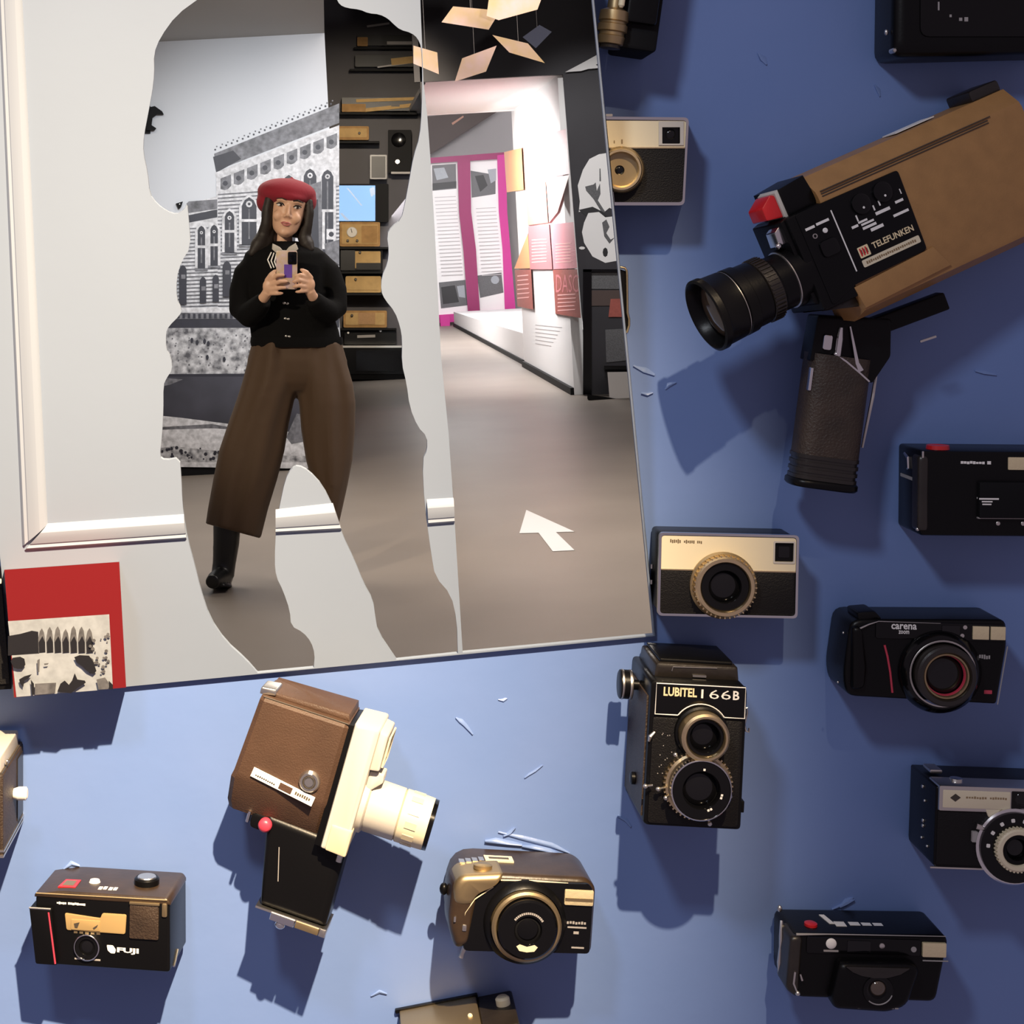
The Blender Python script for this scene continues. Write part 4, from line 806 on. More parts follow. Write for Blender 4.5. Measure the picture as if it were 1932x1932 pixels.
part(f6, 'lens_barrel', 'black', t, lathe_u(LV, LZ, [(c6[0] + u, r) for u, r in [(-200, 58), (-236, 58), (-240, 54), (-268, 54), (-272, 57), (-300, 58), (-302, 61), (-330, 62), (-332, 65), (-352, 66), (-354, 63), (-358, 63), (-360, 66), (-396, 68), (-400, 71), (-412, 71), (-414, 66), (-406, 60), (-380, 56)]], 56)); part(f6, 'zoom_ring', 'worn_black', t, lathe_u(LV, LZ, [(c6[0] + u, r) for u, r in [(-273, 58), (-275, 60.5), (-298, 61), (-300, 58)]], 56), *[([(x, y, z) for x, y, z in lathe_u(LV, LZ, [(c6[0] - 277, 61.5), (c6[0] - 296, 62)], 56)[0]], [])])
part(f6, 'zoom_ribs', 'worn_black', t, *[ext_u([(LV + r_ * cos(a) , LZ + r_ * sin(a)) for r_, a in ((60, th - .02), (63, th - .02), (63, th + .02), (60, th + .02))], c6[0] - 297, c6[0] - 276) for th in [2 * pi * k / 44 for k in range(44)]], smooth=0)
part(f6, 'ring_line', 'silver', t, lathe_u(LV, LZ, [(c6[0] - 241, 54), (c6[0] - 240, 56.6), (c6[0] - 238, 56.6), (c6[0] - 237, 54)], 56), lathe_u(LV, LZ, [(c6[0] - 357, 63), (c6[0] - 356.6, 65), (c6[0] - 355.4, 65), (c6[0] - 355, 63)], 56)); part(f6, 'front_element', 'glass_brown', t, lathe_u(LV, LZ, [(c6[0] - 384, 57), (c6[0] - 390, 52), (c6[0] - 396, 38), (c6[0] - 399, 18), (c6[0] - 400, 2)], 40), smooth=60)
part(f6, 'panel_line', 'white_print', t, rb(c6[0] - 126.5, c6[1] - 76, c6[0] - 124, c6[1] + 48, 0, 5, 5.5)); part(f6, 'lettering', 'gold_print', t, text('TELEFUNKEN', c6[0] - 76, c6[1] + 11, c6[0] + 16, c6[1] + 23, 5.4, .02))
lg = part(f6, 'maker_mark', 'gold_print', t, rb(c6[0] - 107, c6[1] + 9, c6[0] - 84, c6[1] + 30, 2, 5, 5.4)); part(f6, 'mark_inset', 'red_gloss', lg, *[rb(c6[0] - 104 + 6 * k, c6[1] + 12, c6[0] - 101 + 6 * k, c6[1] + 27, 0, 5.4, 5.7) for k in range(3)]); part(f6, 'mark_inset', 'dark_print', lg, *[rb(c6[0] - 101 + 6 * k, c6[1] + 15, c6[0] - 99.4 + 6 * k, c6[1] + 24, 0, 5.4, 5.7) for k in range(3)])
part(f6, 'cream_strip', 'champagne', t, rb(c6[0] - 108, c6[1] + 34, c6[0] + 20, c6[1] + 48, 3, 5, 5.6)); bars(f6, 'strip_lettering', 'dull_gold', t, [(c6[0] + a, c6[1] + b, c6[0] + c, c6[1] + d) for a, b, c, d in glyphs(-100, 12, 38, 44, 24, 4)], 5.6)
w = [(-188, -64, -168, -59), (-164, -65, -136, -60), (-100, -32, -86, -27), (-84, -35, -64, -31), (-80, -29, -52, -25), (-80, -22, -50, -17), (-66, -14, -38, -8), (-44, -38, -12, -32), (2, -42, 20, -37), (-12, -20, 22, -15), (-84, -48, -81, -36), (-44, -52, -41, -42), (-30, -56, -27, -46), (20, -60, 22, -50)]
bars(f6, 'control_lettering', 'white_print', t, [(c6[0] + a, c6[1] + b, c6[0] + c, c6[1] + d) for a, b, c, d in w], 5.1)
for u, v, r in ((-42, -76, 26), (8, -80, 26)):
    k_ = part(f6, 'control_dial', 'black_gloss', t, lathe(c6[0] + u - 22, c6[1] + v + 12, [(r * .75, 5), (r * .75, 9), (r * .6, 11)], 28)); part(f6, 'index_dot', 'white_print', k_, lathe(c6[0] + u - 22, c6[1] + v + 20, [(2.4, 11), (2, 11.4)], 10))
part(f6, 'battery_button', 'white_print', t, lathe(c6[0] - 152, c6[1] - 46, [(5, 5), (5, 7), (4, 8)], 14)); part(f6, 'socket', 'silver', t, torus(c6[0] - 175, c6[1] - 44, 5.5, 4, 1.2, 16, 6)); part(f6, 'selector', 'black_gloss', t, rb(c6[0] - 176, c6[1] - 30, c6[0] - 138, c6[1] + 2, 10, 5, 10, 3))
part(f6, 'label_sticker', 'white_print', t, loft([[q6(96, -153) + (-60,), q6(186, -153) + (-60,), q6(186, -153) + (-110,), q6(96, -153) + (-110,)], [q6(96, -155) + (-60,), q6(186, -155) + (-60,), q6(186, -155) + (-110,), q6(96, -155) + (-110,)]])); part(f6, 'accessory_shoe', 'worn_black', t, rb(c6[0] + 262, c6[1] - 172, c6[0] + 330, c6[1] - 148, 6, -122, -40, 4))
# grip
g6 = CF(1575, 790, .062, 7.5)
gx = roundp([(1516, -84), (1638, -84), (1638, 2), (1516, 2)], 36, 6)
part(g6, 'grip', 'brown_leather', t, ext_v(gx, 672, 864), smooth=50); part(g6, 'grip_end', 'worn_black', t, *[ext_v(inset(gx, -1.5 if k % 2 == 0 else 1.0), 864 + k * 6.6, 864 + k * 6.6 + 6.6) for k in range(7)], smooth=50); part(g6, 'grip_base', 'black', t, ext_v(inset(gx, -5), 910, 926, 4), smooth=50)
part(g6, 'bracket', 'black', t, prism(roundp([(1520, 600), (1660, 590), (1668, 660), (1640, 716), (1560, 668), (1516, 690)], 6), -76, -8, 5)); part(g6, 'trigger_housing', 'chrome', t, rb(1534, 634, 1552, 664, 5, -30, 2, 4)); part(g6, 'hinge', 'chrome', t, lathe_v(1566, -6, [(618, 4), (640, 7), (676, 7), (680, 4)], 16))
part(g6, 'frame_edge', 'chrome', t, tube([(1582, 614, -4), (1590, 640, 0), (1603, 680, 0), (1612, 694, 0)], [2, 2.5, 4, 6], 10), tube([(1558, 668, -1), (1582, 680, 1), (1610, 698, 1), (1632, 712, -6)], 2.2, 8)); part(g6, 'strap_rod', 'silver', t, tube([(1655, 640, -40), (1652, 740, -36), (1646, 840, -40)], [2.5, 3.5, 2.5], 8))
part(g6, 'trigger', 'chrome', t, rb(1519, 700, 1525, 744, 2, -20, -4, 2)); part(g6, 'base_bar', 'black', t, rotz(rb(1600, 590, 1780, 624, 4, -60, -20, 4), 1640, 606, -28)); part(g6, 'base_bar_pin', 'silver', t, rotz(rb(1720, 616, 1752, 620, 1, -20, -16), 1736, 618, -26))

# ---- 7 black compact at the right edge
f7 = CF(1850, 930, .055, 0.5, 0, 0); B = f7.back
t = thing('compact_camera', 'black compact camera with red shutter button at the right edge under the grip', 'camera', f7.base())
part(f7, 'body', 'black', t, rb(1736, 851, 2030, 1012, 8, B, 0, 6, 4)); part(f7, 'grip', 'worn_black', t, rb(1731, 860, 1752, 1004, 9, -30, 4, 8, 0, 4)); part(f7, 'lens_cover', 'black_matte', t, rb(1844, 908, 2010, 976, 3, 0, 12, 3)); part(f7, 'cover_rail', 'grey_print', t, rb(1843, 975, 2010, 977.5, 0, 0, 8))
part(f7, 'shutter_button', 'red_gloss', t, lathe_v(1779, -30, [(845, 18), (843.5, 21), (851, 22)], 20)); part(f7, 'flash', 'flash', t, rb(1901, 862, 1960, 886, 2, -2, 2, 1)); part(f7, 'strap_lug', 'chrome', t, tube([(1734, 866, -84), (1733, 872, -60), (1734, 890, -56), (1735, 894, -70)], [3, 4, 4, 2], 8)); part(f7, 'chrome_edge', 'silver', t, rb(1738, 852, 1742, 905, 1, 0, 3, 1))
bars(f7, 'lettering', 'white_print', t, glyphs(1812, 1858, 870, 876, 8, 3, .15) + [(1862, 870, 1869, 876)] + [(1843, 938, 1880, 941), (1848, 943.5, 1868, 946), (1849, 948.5, 1866, 951)], 3.2 if False else .2); bars(f7, 'cover_lettering', 'white_print', t, [(1843, 938, 1880, 941), (1848, 943.5, 1868, 946), (1849, 948.5, 1866, 951)], 12.1)
for x, y in ((1883, 987), (1930, 987)): part(f7, 'screw', 'silver', t, lathe(x, y, [(4, 0), (4, 2), (2.5, 3)], 12))
part(f7, 'side_line', 'grey_print', t, rb(1734.5, 907, 1736.5, 913, 0, -110, -4)); part(f7, 'foot_stud', 'silver', t, ball(1733, 1000, -4, 4))

# ---- 8 black zoom compact with red line
f8 = CF(1745, 1245, .055, 1.5); B = f8.back
t = thing('zoom_compact', 'black zoom compact with red-ringed lens and curved red line', 'camera', f8.base())
part(f8, 'body', 'black', t, prism(roundp([(1604, 1172), (1898, 1166), (1900, 1214), (1884, 1326), (1600, 1318), (1592, 1280)], [22, 14, 6, 6, 18, 20]), B, 0, 9, 10, 4)); part(f8, 'hand_grip', 'black', t, prism(roundp([(1604, 1184), (1622, 1184), (1634, 1260), (1630, 1300), (1606, 1304)], 9), -10, 12, 9, 0, 4)); part(f8, 'top_hump', 'black', t, prism(roundp([(1616, 1160), (1652, 1156), (1666, 1172), (1620, 1180)], 6), -70, -6, 6))
part(f8, 'window_band', 'black_gloss', t, rb(1650, 1174, 1894, 1206, 4, 0, 3, 1.5)); part(f8, 'band_edge', 'silver', t, tube([(1618, 1188, 6), (1636, 1180, 4), (1655, 1174, 2.5), (1772, 1175, 2.5)], [2, 1.6, .8, .7], 8)); part(f8, 'red_line', 'red_line', t, tube([(1668, 1219, 1), (1674, 1240, 1), (1680, 1270, 1), (1685, 1308, 1)], 2.1, 8))
part(f8, 'lettering', 'white_print', t, text('carena', 1679, 1178, 1727, 1188, 3.2, .02), text('zoom', 1693, 1190, 1713, 1196.5, 3.2, .02)); fl = part(f8, 'flash', 'flash', t, rb(1832, 1178, 1863, 1203, 1, 1, 6, 1), rb(1866, 1178, 1894, 1203, 1, 1, 6, 1)); part(f8, 'viewfinder', 'glass_dark', t, rb(1774, 1178, 1808, 1202, 2, 1, 5, 1)); 
for x, y in ((1818, 1181), (1813, 1197)): part(f8, 'sensor', 'silver', t, lathe(x, y, [(4, 1), (4, 4), (2, 4.5)], 10))
lens(f8, t, 1773, 1266, [('lens_collar', 'black_gloss', [(80, -2), (76, 10), (66, 20), (62, 20)]), ('collar_edge', 'silver', [(64, 12), (64, 19), (62, 21), (60, 21)]), ('zoom_barrel', 'worn_black', barrel(56, 44, 6, 46, 3, 26)), ('front_barrel', 'dull_gold', barrel(44, 38, 20, 40, 2, 12)), ('red_ring', 'red_line', barrel(38.5, 36.5, 24, 33, .6, 6))], 36, 24)
part(f8, 'remote_sensor', 'grey_print', t, lathe(1827, 1297, [(11, -1), (10, 2), (4, 3)], 18)); part(f8, 'mark', 'red_line', t, rb(1858, 1299, 1873, 1306, 1, 0, .6)); part(f8, 'zoom_mark', 'grey_print', t, *[rb(a, b, c, d, 0, .0, .6) for a, b, c, d in glyphs(1847, 1869, 1232, 1241, 5, 8)]); part(f8, 'side_trim', 'grey_print', t, tube([(1901, 1216, -2), (1893, 1270, -2), (1885, 1326, -2)], 1.1, 6)); part(f8, 'zoom_lever', 'silver', t, rb(1838, 1244, 1843, 1260, 2, 0, 6, 1))
for x, y in ((1588, 1202), (1580, 1296)): part(f8, 'side_stud', 'silver', t, ball(x + 8, y, -20, 2.5))

# ---- 9 twin-lens reflex
f9 = CF(1312, 1426, .085, 3.0); B = f9.back
t = thing('twin_lens_camera', 'black twin-lens reflex camera with gold lens rings', 'camera', f9.base())
part(f9, 'body', 'black', t, prism(roundp([(1221, 1288), (1404, 1288), (1405, 1562), (1220, 1562)], [8, 18, 8, 12]), B, 0, 5, 3)); part(f9, 'front_panel', 'leather', t, rb(1228, 1356, 1398, 1556, 6, 0, 3, 1.5)); part(f9, 'side_leather', 'brown_leather', t, rb(1217.5, 1320, 1222, 1548, 1, B + 6, -14))
hood = part(f9, 'viewing_hood', 'worn_black', t, prism(roundp([(1232, 1292), (1236, 1262), (1392, 1262), (1396, 1292)], 5), B + 14, -34, 6, 4)); part(f9, 'hood_lid', 'black', hood, rb(1244, 1255, 1384, 1263, 2, B + 22, -44, 4)); part(f9, 'lid_edge', 'silver', hood, tube([(1266, 1276, -33), (1268, 1268, -33), (1352, 1266, -33)], 1.1, 6)); part(f9, 'hood_catch', 'silver', hood, rb(1306, 1281, 1332, 1285, 1, -34, -31))
def arcpts(cx, cy, r, a0, a1, z, n=14): return [(cx + r * cos(radians(a0 + (a1 - a0) * k / n)), cy + r * sin(radians(a0 + (a1 - a0) * k / n)), z) for k in range(n + 1)]
part(f9, 'nameplate', 'black_gloss', t, rb(1230, 1290, 1400, 1352, 2, 0, 4, 1)); part(f9, 'nameplate_line', 'white_print', t, tube([(1274, 1350, 4.2), (1231, 1350, 4.2), (1231, 1292, 4.2), (1399, 1292, 4.2), (1400, 1350, 4.2), (1362, 1350, 4.2)], 1.2, 6), tube(arcpts(1318, 1380, 53, -145, -35, 4.2), 1.2, 6))
part(f9, 'lettering', 'gold_print', t, text('LUBITEL', 1245, 1298, 1308, 1315, 4.4, .03)); part(f9, 'lettering', 'white_print', t, text('166', 1316, 1299, 1372, 1316, 4.4, -.005), text('B', 1376, 1299, 1388, 1316, 4.4, .02))
lens(f9, t, 1320, 1381, [('viewing_lens_base', 'black', [(52, 0), (50, 10), (46, 12)]), ('viewing_lens_ring', 'satin_gold', barrel(45, 35, 6, 46, 4, 30)), ('viewing_lens_tube', 'black_gloss', barrel(35.5, 28, 14, 38, 2, 20))], 28, 20)
lens(f9, t, 1317, 1478, [('taking_lens_base', 'satin_gold', [(64, 0), (62, 16), (58, 20), (54, 20)]), ('taking_lens_barrel', 'black_gloss', barrel(56, 34, 6, 44, 3, 16)), ('taking_lens_ring', 'chrome', barrel(57, 54, 30, 46, 1.2, 6))], 32, 28)
part(f9, 'gear_teeth', 'satin_gold', t, *[rotz(rb(1316, 1412.5, 1319, 1418, 0, 4, 15), 1317, 1478, a) for a in range(0, 360, 8)], smooth=0)
for x, y in ((1270, 1420), (1241, 1486), (1256, 1502), (1376, 1493), (1341, 1546), (1217, 1482)):
    dx, dy = 1317 - x, 1478 - y; l = math.hypot(dx, dy); part(f9, 'lever', 'silver', t, tube([(x, y, 20), (x + dx / l * 14, y + dy / l * 14, 14)], [2.4, 2], 8), ball(x, y, 21, 4.6))
part(f9, 'cable_socket', 'silver', t, tube([(1232, 1384, 4), (1224, 1392, 6), (1222, 1402, 4)], [2.5, 4, 2], 8)); kn = part(f9, 'winding_knob', 'black', t, lathe_u(1324, -110, [(1219, 10), (1206, 10), (1205, 28), (1182, 28), (1180, 25)], 30)); part(f9, 'knob_rim', 'silver', kn, lathe_u(1324, -110, [(1184, 28.5), (1186, 29), (1188, 28.5)], 30), lathe_u(1324, -110, [(1199, 28.5), (1202, 29), (1204, 28.5)], 30))
part(f9, 'strap_lug', 'silver', t, tube([(1404, 1340, -30), (1412, 1338, -30), (1413, 1348, -30), (1409, 1370, -30), (1412, 1382, -30), (1418, 1384, -30), (1418, 1376, -30)], 2.0, 8)); part(f9, 'hinge_block', 'black', t, rb(1403, 1510, 1412, 1532, 2, -60, -10, 2)); part(f9, 'film_counter', 'black', t, lathe_u(1500, -90, [(1219, 12), (1210, 12), (1208, 9)], 16))
part(f9, 'leaf_speckle', 'grey_print', t, *[lathe(random.uniform(1240, 1268), random.uniform(1385, 1470), [(1.1, 3), (.8, 3.4)], 6) for _ in range(14)])
part(f9, 'scale_marks', 'white_print', t, *[rotz(rb(1315, 1437, 1319, 1441, 0, 44, 44.4), 1317, 1478, a) for a in (100, 108, 150, 158, 5)], smooth=0)

# ---- 10 viewfinder camera at the right edge
f10 = CF(1880, 1560, .065, 2.0); B = f10.back
t = thing('viewfinder_camera', 'black and champagne viewfinder camera cut off by the right edge', 'camera', f10.base())
part(f10, 'body', 'black', t, prism(roundp([(1764, 1488), (2050, 1488), (2050, 1642), (1764, 1642)], [4, 10, 12, 12]), B, 0, 4, 10, 3)); part(f10, 'front_leather', 'leather', t, rb(1768, 1533, 2046, 1634, 3, 0, 2, 1)); tp = part(f10, 'top_housing', 'silver', t, rb(1768, 1484, 2046, 1532, 3, -50, 6, 3)); part(f10, 'front_plate', 'champagne', t, rb(1775, 1492, 1902, 1525, 2, 6, 7.4, .8)); part(f10, 'plate_step', 'champagne', t, prism([(1856, 1526), (1960, 1522), (1960, 1560), (1878, 1560), (1862, 1540)], 1, 6.5, 1))
part(f10, 'diamond_mark', 'dark_print', t, prism([(1788, 1506), (1798, 1498), (1808, 1505), (1798, 1513)], 7.4, 7.8)); bars(f10, 'lettering', 'dull_gold', t, glyphs(1818, 1858, 1502, 1507, 8, 5) + glyphs(1863, 1896, 1502, 1507, 7, 6), 7.4); vf = part(f10, 'viewfinder', 'black_gloss', t, rb(1904, 1490, 1958, 1522, 2, 2, 7)); part(f10, 'viewfinder_lens', 'glass_dark', vf, lathe(1924, 1505, [(13, 7), (11, 9), (4, 10.5)], 20), smooth=60)
lens(f10, t, 1910, 1593, [('shutter_ring', 'chrome', [(72, 0), (72, 12), (69, 15), (62, 15)]), ('speed_ring', 'black_gloss', [(66, 8), (66, 19), (62, 21), (40, 21), (40, 18)]), ('focus_ring', 'champagne', barrel(40, 29, 14, 36, 3, 16)), ('inner_barrel', 'black', barrel(29, 20, 16, 28, 1.5, 10))], 20, 18)
part(f10, 'ring_teeth', 'champagne', t, *[rotz(rb(1908.5, 1551, 1911.5, 1556, 0, 20, 34), 1910, 1593, a) for a in range(0, 360, 10)], smooth=0); part(f10, 'speed_dots', 'white_print', t, *[rotz(rb(1906.5, 1537, 1913.5, 1544, 2, 21, 21.5), 1910, 1593, a) for a in (-58, -32, -8, 16, 40, -86)])
part(f10, 'cocking_lever', 'silver', t, tube([(1838, 1556, 12), (1846, 1558, 14), (1854, 1562, 12)], [5.5, 5, 3], 10)); part(f10, 'lens_tab', 'grey_print', t, rb(1832, 1568, 1842, 1588, 1, 2, 8)); part(f10, 'base_trim', 'silver', t, tube([(1758, 1641, -2), (2040, 1641, -2)], 2.2, 8))
for x, z, h in ((1738, -60, 10), (1742, -50, 5)): pass
for y, z, r in ((1509, -70, 4), (1532, -56, 3), (1572, -62, 4), (1582, -62, 4), (1606, -66, 3), (1612, -34, 3)): part(f10, 'side_stud', 'silver', t, ball(1763, y, z, 3, r, r))
part(f10, 'shutter_button', 'chrome', t, lathe_v(1812, -30, [(1484, 12), (1479, 12), (1478, 9)], 18)); part(f10, 'wind_lever', 'silver', t, rb(1776, 1476, 1800, 1484, 3, -110, -70, 2))

# ---- 11 double-8 camera in brown and cream
f11 = CF(540, 1455, .078, 16, 9, 0); c = f11.c; B = f11.back
def e(u, v): return (c[0] + u, c[1] + v)
def E(poly): return [e(*p) for p in poly]
t = thing('cine_camera', 'brown cine camera with cream front, cream lens and black grip', 'movie camera', f11.base())
rings = []
for v, wz, lu in [(-121, -26, -84), (-119, -6, -86), (-112, 0, -87), (30, 0, -97), (44, -2, -100), (96, -30, -98), (112, -40, -92), (114, -52, -88)]:
    rings.append([e(lu, v) + (-150,), e(lu, v) + (wz - 9,), e(lu + 9, v) + (wz,), e(82, v) + (wz,), e(90, v) + (wz - 6,), e(90, v) + (-150,)])
part(f11, 'body', 'brown', t, loft(rings), smooth=25); part(f11, 'top_cover', 'brown', t, prism(E([(-80, -128), (84, -134), (88, -120), (-84, -119)]), -150, -22, 4)); part(f11, 'lid_seam', 'dark_print', t, tube([e(-80, -119) + (-5,), e(88, -119.5) + (-5,)], 1.3, 6)); part(f11, 'rear_eyepiece', 'silver', t, prism(roundp(E([(-92, -132), (-62, -136), (-60, -124), (-92, -118)]), 3), -80, -18, 3))
part(f11, 'black_gap', 'black', t, prism(E([(88, -118), (100, -120), (102, 116), (88, 116)]), -146, -7, 1))
part(f11, 'front_housing', 'cream', t, prism(roundp(E([(100, -126), (150, -130), (150, 118), (101, 116)]), [3, 8, 5, 3]), -140, 2, 6)); part(f11, 'finder_hood', 'cream', t, prism(roundp(E([(140, -126), (166, -122), (168, -52), (146, -48)]), 4), -120, -8, 4)); part(f11, 'finder_window', 'glass_brown', t, loft([[e(168.6, -112) + (-24,), e(168.6, -62) + (-24,), e(168.6, -62) + (-100,), e(168.6, -112) + (-100,)], [e(170, -110) + (-26,), e(170, -64) + (-26,), e(170, -64) + (-98,), e(170, -110) + (-98,)]]))
part(f11, 'finder_frame', 'champagne', t, *[tube([e(170, a) + (b,), e(170, a2) + (b2,)], 2.2, 6) for a, b, a2, b2 in ((-116, -20, -58, -20), (-116, -20, -116, -104), (-58, -20, -58, -104), (-116, -104, -58, -104))]); part(f11, 'release_tab', 'cream', t, prism(roundp(E([(150, -44), (178, -46), (180, -30), (162, -10), (150, -8)]), 3), -70, -22, 3)); part(f11, 'front_foot', 'cream_dim', t, prism(roundp(E([(110, 66), (152, 66), (152, 118), (110, 116)]), 4), -20, 5, 4)); part(f11, 'cable_socket', 'silver', t, lathe_v(c[0] + 140, -20, [(c[1] + 116, 6), (c[1] + 136, 6), (c[1] + 137, 3)], 14))
LV, LZ = c[1] + 27, -62
part(f11, 'lens_mount', 'cream', t, lathe_u(LV, LZ, [(c[0] + u, r) for u, r in [(140, 58), (160, 56), (164, 50)]], 44)); part(f11, 'lens_barrel', 'cream', t, lathe_u(LV, LZ, [(c[0] + u, r) for u, r in [(158, 46), (166, 51), (224, 50), (226, 47)]], 48)); part(f11, 'focus_ring', 'champagne', t, lathe_u(LV, LZ, [(c[0] + u, r) for u, r in [(226, 47), (228, 50), (240, 50), (270, 49.5), (282, 49)]], 48)); part(f11, 'focus_grip', 'cream_dim', t, *[ext_u([(LV + r_ * cos(a), LZ + r_ * sin(a)) for r_, a in ((49, th - .12), (51.3, th - .12), (51.3, th + .12), (49, th + .12))], c[0] + 240, c[0] + 262) for th in [2 * pi * k / 12 for k in range(12)]]); part(f11, 'lens_rim', 'black_gloss', t, lathe_u(LV, LZ, [(c[0] + u, r) for u, r in [(282, 48.5), (290, 48), (290, 44), (274, 38)]], 48)); part(f11, 'front_element', 'glass_dark', t, lathe_u(LV, LZ, [(c[0] + 272, 40), (c[0] + 280, 24), (c[0] + 283, 3)], 30))
part(f11, 'grip', 'black', t, prism(roundp(E([(-18, 96), (148, 104), (150, 268), (18, 268)]), 6), -122, -30, 16, 10, 4)); part(f11, 'grip_seam', 'grey_print', t, tube([e(24, 150) + (-29,), e(40, 212) + (-29,)], .9, 6)); gb = part(f11, 'grip_base', 'silver', t, rb(c[0] + 12, c[1] + 268, c[0] + 154, c[1] + 272, 0, -118, -26)); part(f11, 'base_catch', 'chrome', gb, rb(c[0] + 44, c[1] + 270, c[0] + 92, c[1] + 284, 1, -110, -22, 2)); part(f11, 'base_label', 'dull_gold', gb, rb(c[0] + 94, c[1] + 270, c[0] + 140, c[1] + 283, 1, -108, -23, 1)); part(f11, 'base_screw', 'chrome', gb, ball(*e(66, 290), -32, 10, 8, 8)); part(f11, 'base_clip', 'silver', gb, rb(c[0] + 141, c[1] + 268, c[0] + 154, c[1] + 284, 2, -100, -24, 2))
part(f11, 'trigger', 'red_line', t, lathe(c[0] - 13, c[1] + 118, [(13, -34), (13, -22), (9, -17), (2, -16)], 24), smooth=50); part(f11, 'trigger_guard', 'black', t, rb(c[0] - 44, c[1] + 104, c[0] + 10, c[1] + 134, 10, -90, -34, 4)); part(f11, 'safety_lever', 'chrome', t, rb(c[0] - 52, c[1] + 104, c[0] - 46, c[1] + 126, 2, -50, -30, 2))
sp = part(f11, 'name_strip', 'white_print', t, rotz(rb(c[0] - 62, c[1] + 20, c[0] + 66, c[1] + 38, 0, 1.0, 4), c[0] + 2, c[1] + 29, 8)); part(f11, 'strip_window', 'brown', sp, rotz(rb(c[0] - 5, c[1] + 23, c[0] + 21, c[1] + 35, 1, 4, 4.8), c[0] + 2, c[1] + 29, 8)); part(f11, 'strip_lettering', 'dark_print', sp, *[rotz(rb(c[0] + a, c[1] + b, c[0] + cc, c[1] + d, 0, 4, 4.3), c[0] + 2, c[1] + 29, 8) for a, b, cc, d in glyphs(-54, -12, 30, 34, 10, 6)]); part(f11, 'strip_lettering', 'dull_gold', sp, *[rotz(rb(c[0] + a, c[1] + b, c[0] + cc, c[1] + d, 0, 4, 4.3), c[0] + 2, c[1] + 29, 8) for a, b, cc, d in glyphs(28, 60, 25, 32, 7, 7)])
kn = part(f11, 'speed_dial', 'silver', t, lathe(c[0] + 48, c[1] + 4, [(21, 0), (20, 5), (17, 9), (13, 9), (12, 7), (9, 7), (8, 10), (4, 10)], 36)); part(f11, 'dial_tab', 'white_print', kn, rb(c[0] + 42, c[1] - 17, c[0] + 50, c[1] - 11, 1, 4, 10)); part(f11, 'dial_shadow_ring', 'dark_print', kn, torus(c[0] + 48, c[1] + 4, 8.5, 11, 1, 28, 6))

# ---- 12 black compact with gold window, lower left
f12 = CF(190, 1760, .062, 0.6, 8, 0); B = f12.back
t = thing('compact_camera', 'black compact camera with gold window and red line, lower left corner', 'camera', f12.base())
part(f12, 'body', 'black', t, prism(roundp([(62, 1694), (322, 1694), (324, 1826), (66, 1826)], [10, 5, 6, 8]), B, 0, 4, 8, 3)); part(f12, 'top_cover', 'warm_lit_black', t, prism(roundp([(60, 1694), (110, 1686), (318, 1686), (324, 1696), (324, 1700), (60, 1700)], [6, 12, 8, 0, 0, 0]), B + 4, 2, 4, 8, 3)); part(f12, 'top_edge', 'dull_gold', t, tube([(64, 1692, 2), (318, 1690, 2)], 1.6, 6))
part(f12, 'hand_grip', 'black', t, prism(roundp([(52, 1718), (96, 1718), (108, 1824), (66, 1824)], 4), -50, 10, 4)); part(f12, 'grip_edge', 'silver', t, tube([(53, 1718, 9), (95, 1718, 9)], 2, 6)); part(f12, 'red_line', 'red_line', t, tube([(91, 1724, 10), (98, 1772, 10), (105, 1820, 10)], 1.8, 6))
part(f12, 'gold_window', 'amber', t, prism(roundp([(120, 1726), (190, 1732), (193, 1722), (240, 1722), (238, 1759), (124, 1758)], 4), 0, 3, 1.5)); gw = part(f12, 'finder_window', 'amber', t, rb(133, 1736, 190, 1756, 2, 3, 4.4, 1)); part(f12, 'finder_mark', 'dark_print', gw, prism([(139, 1744), (150, 1741), (146, 1752), (141, 1752)], 4.4, 5), prism([(176, 1750), (186, 1743), (184, 1748), (178, 1753)], 4.4, 5)); part(f12, 'flash_unit', 'brown_leather', t, rb(246, 1700, 302, 1766, 3, 0, 4, 2)); part(f12, 'flash_edge', 'dull_gold', t, rb(246, 1696, 304, 1701, 1, 2, 6, 1))
part(f12, 'lettering', 'white_print', t, text('FUJI', 222, 1785, 264, 1797, .4, .04)); part(f12, 'maker_mark', 'white_print', t, prism(roundp([(202, 1782), (214, 1782), (220, 1790), (218, 1797), (210, 1797), (204, 1792)], 2), 0, .5)); bars(f12, 'line_lettering', 'white_print', t, glyphs(104, 123, 1706, 1711, 5, 2, .12) + glyphs(126, 160, 1706, 1711, 8, 3, .1), .2)
lens(f12, t, 164, 1788, [('lens_ring', 'chrome', barrel(25, 22.5, -1, 6, .8, 5)), ('lens_tube', 'black_gloss', barrel(22.5, 15, -4, 3, 1, 6))], 15, -2); bars(f12, 'lens_bar', 'grey_print', t, [(140, 1810, 190, 1813)], 0.1); part(f12, 'distance_marks', 'dull_gold', t, *[rb(138 + 11 * k, 1759.5, 145 + 11 * k, 1763.5, 0, 0, 1) for k in range(5)])
tf = lambda x, z: (x, z)
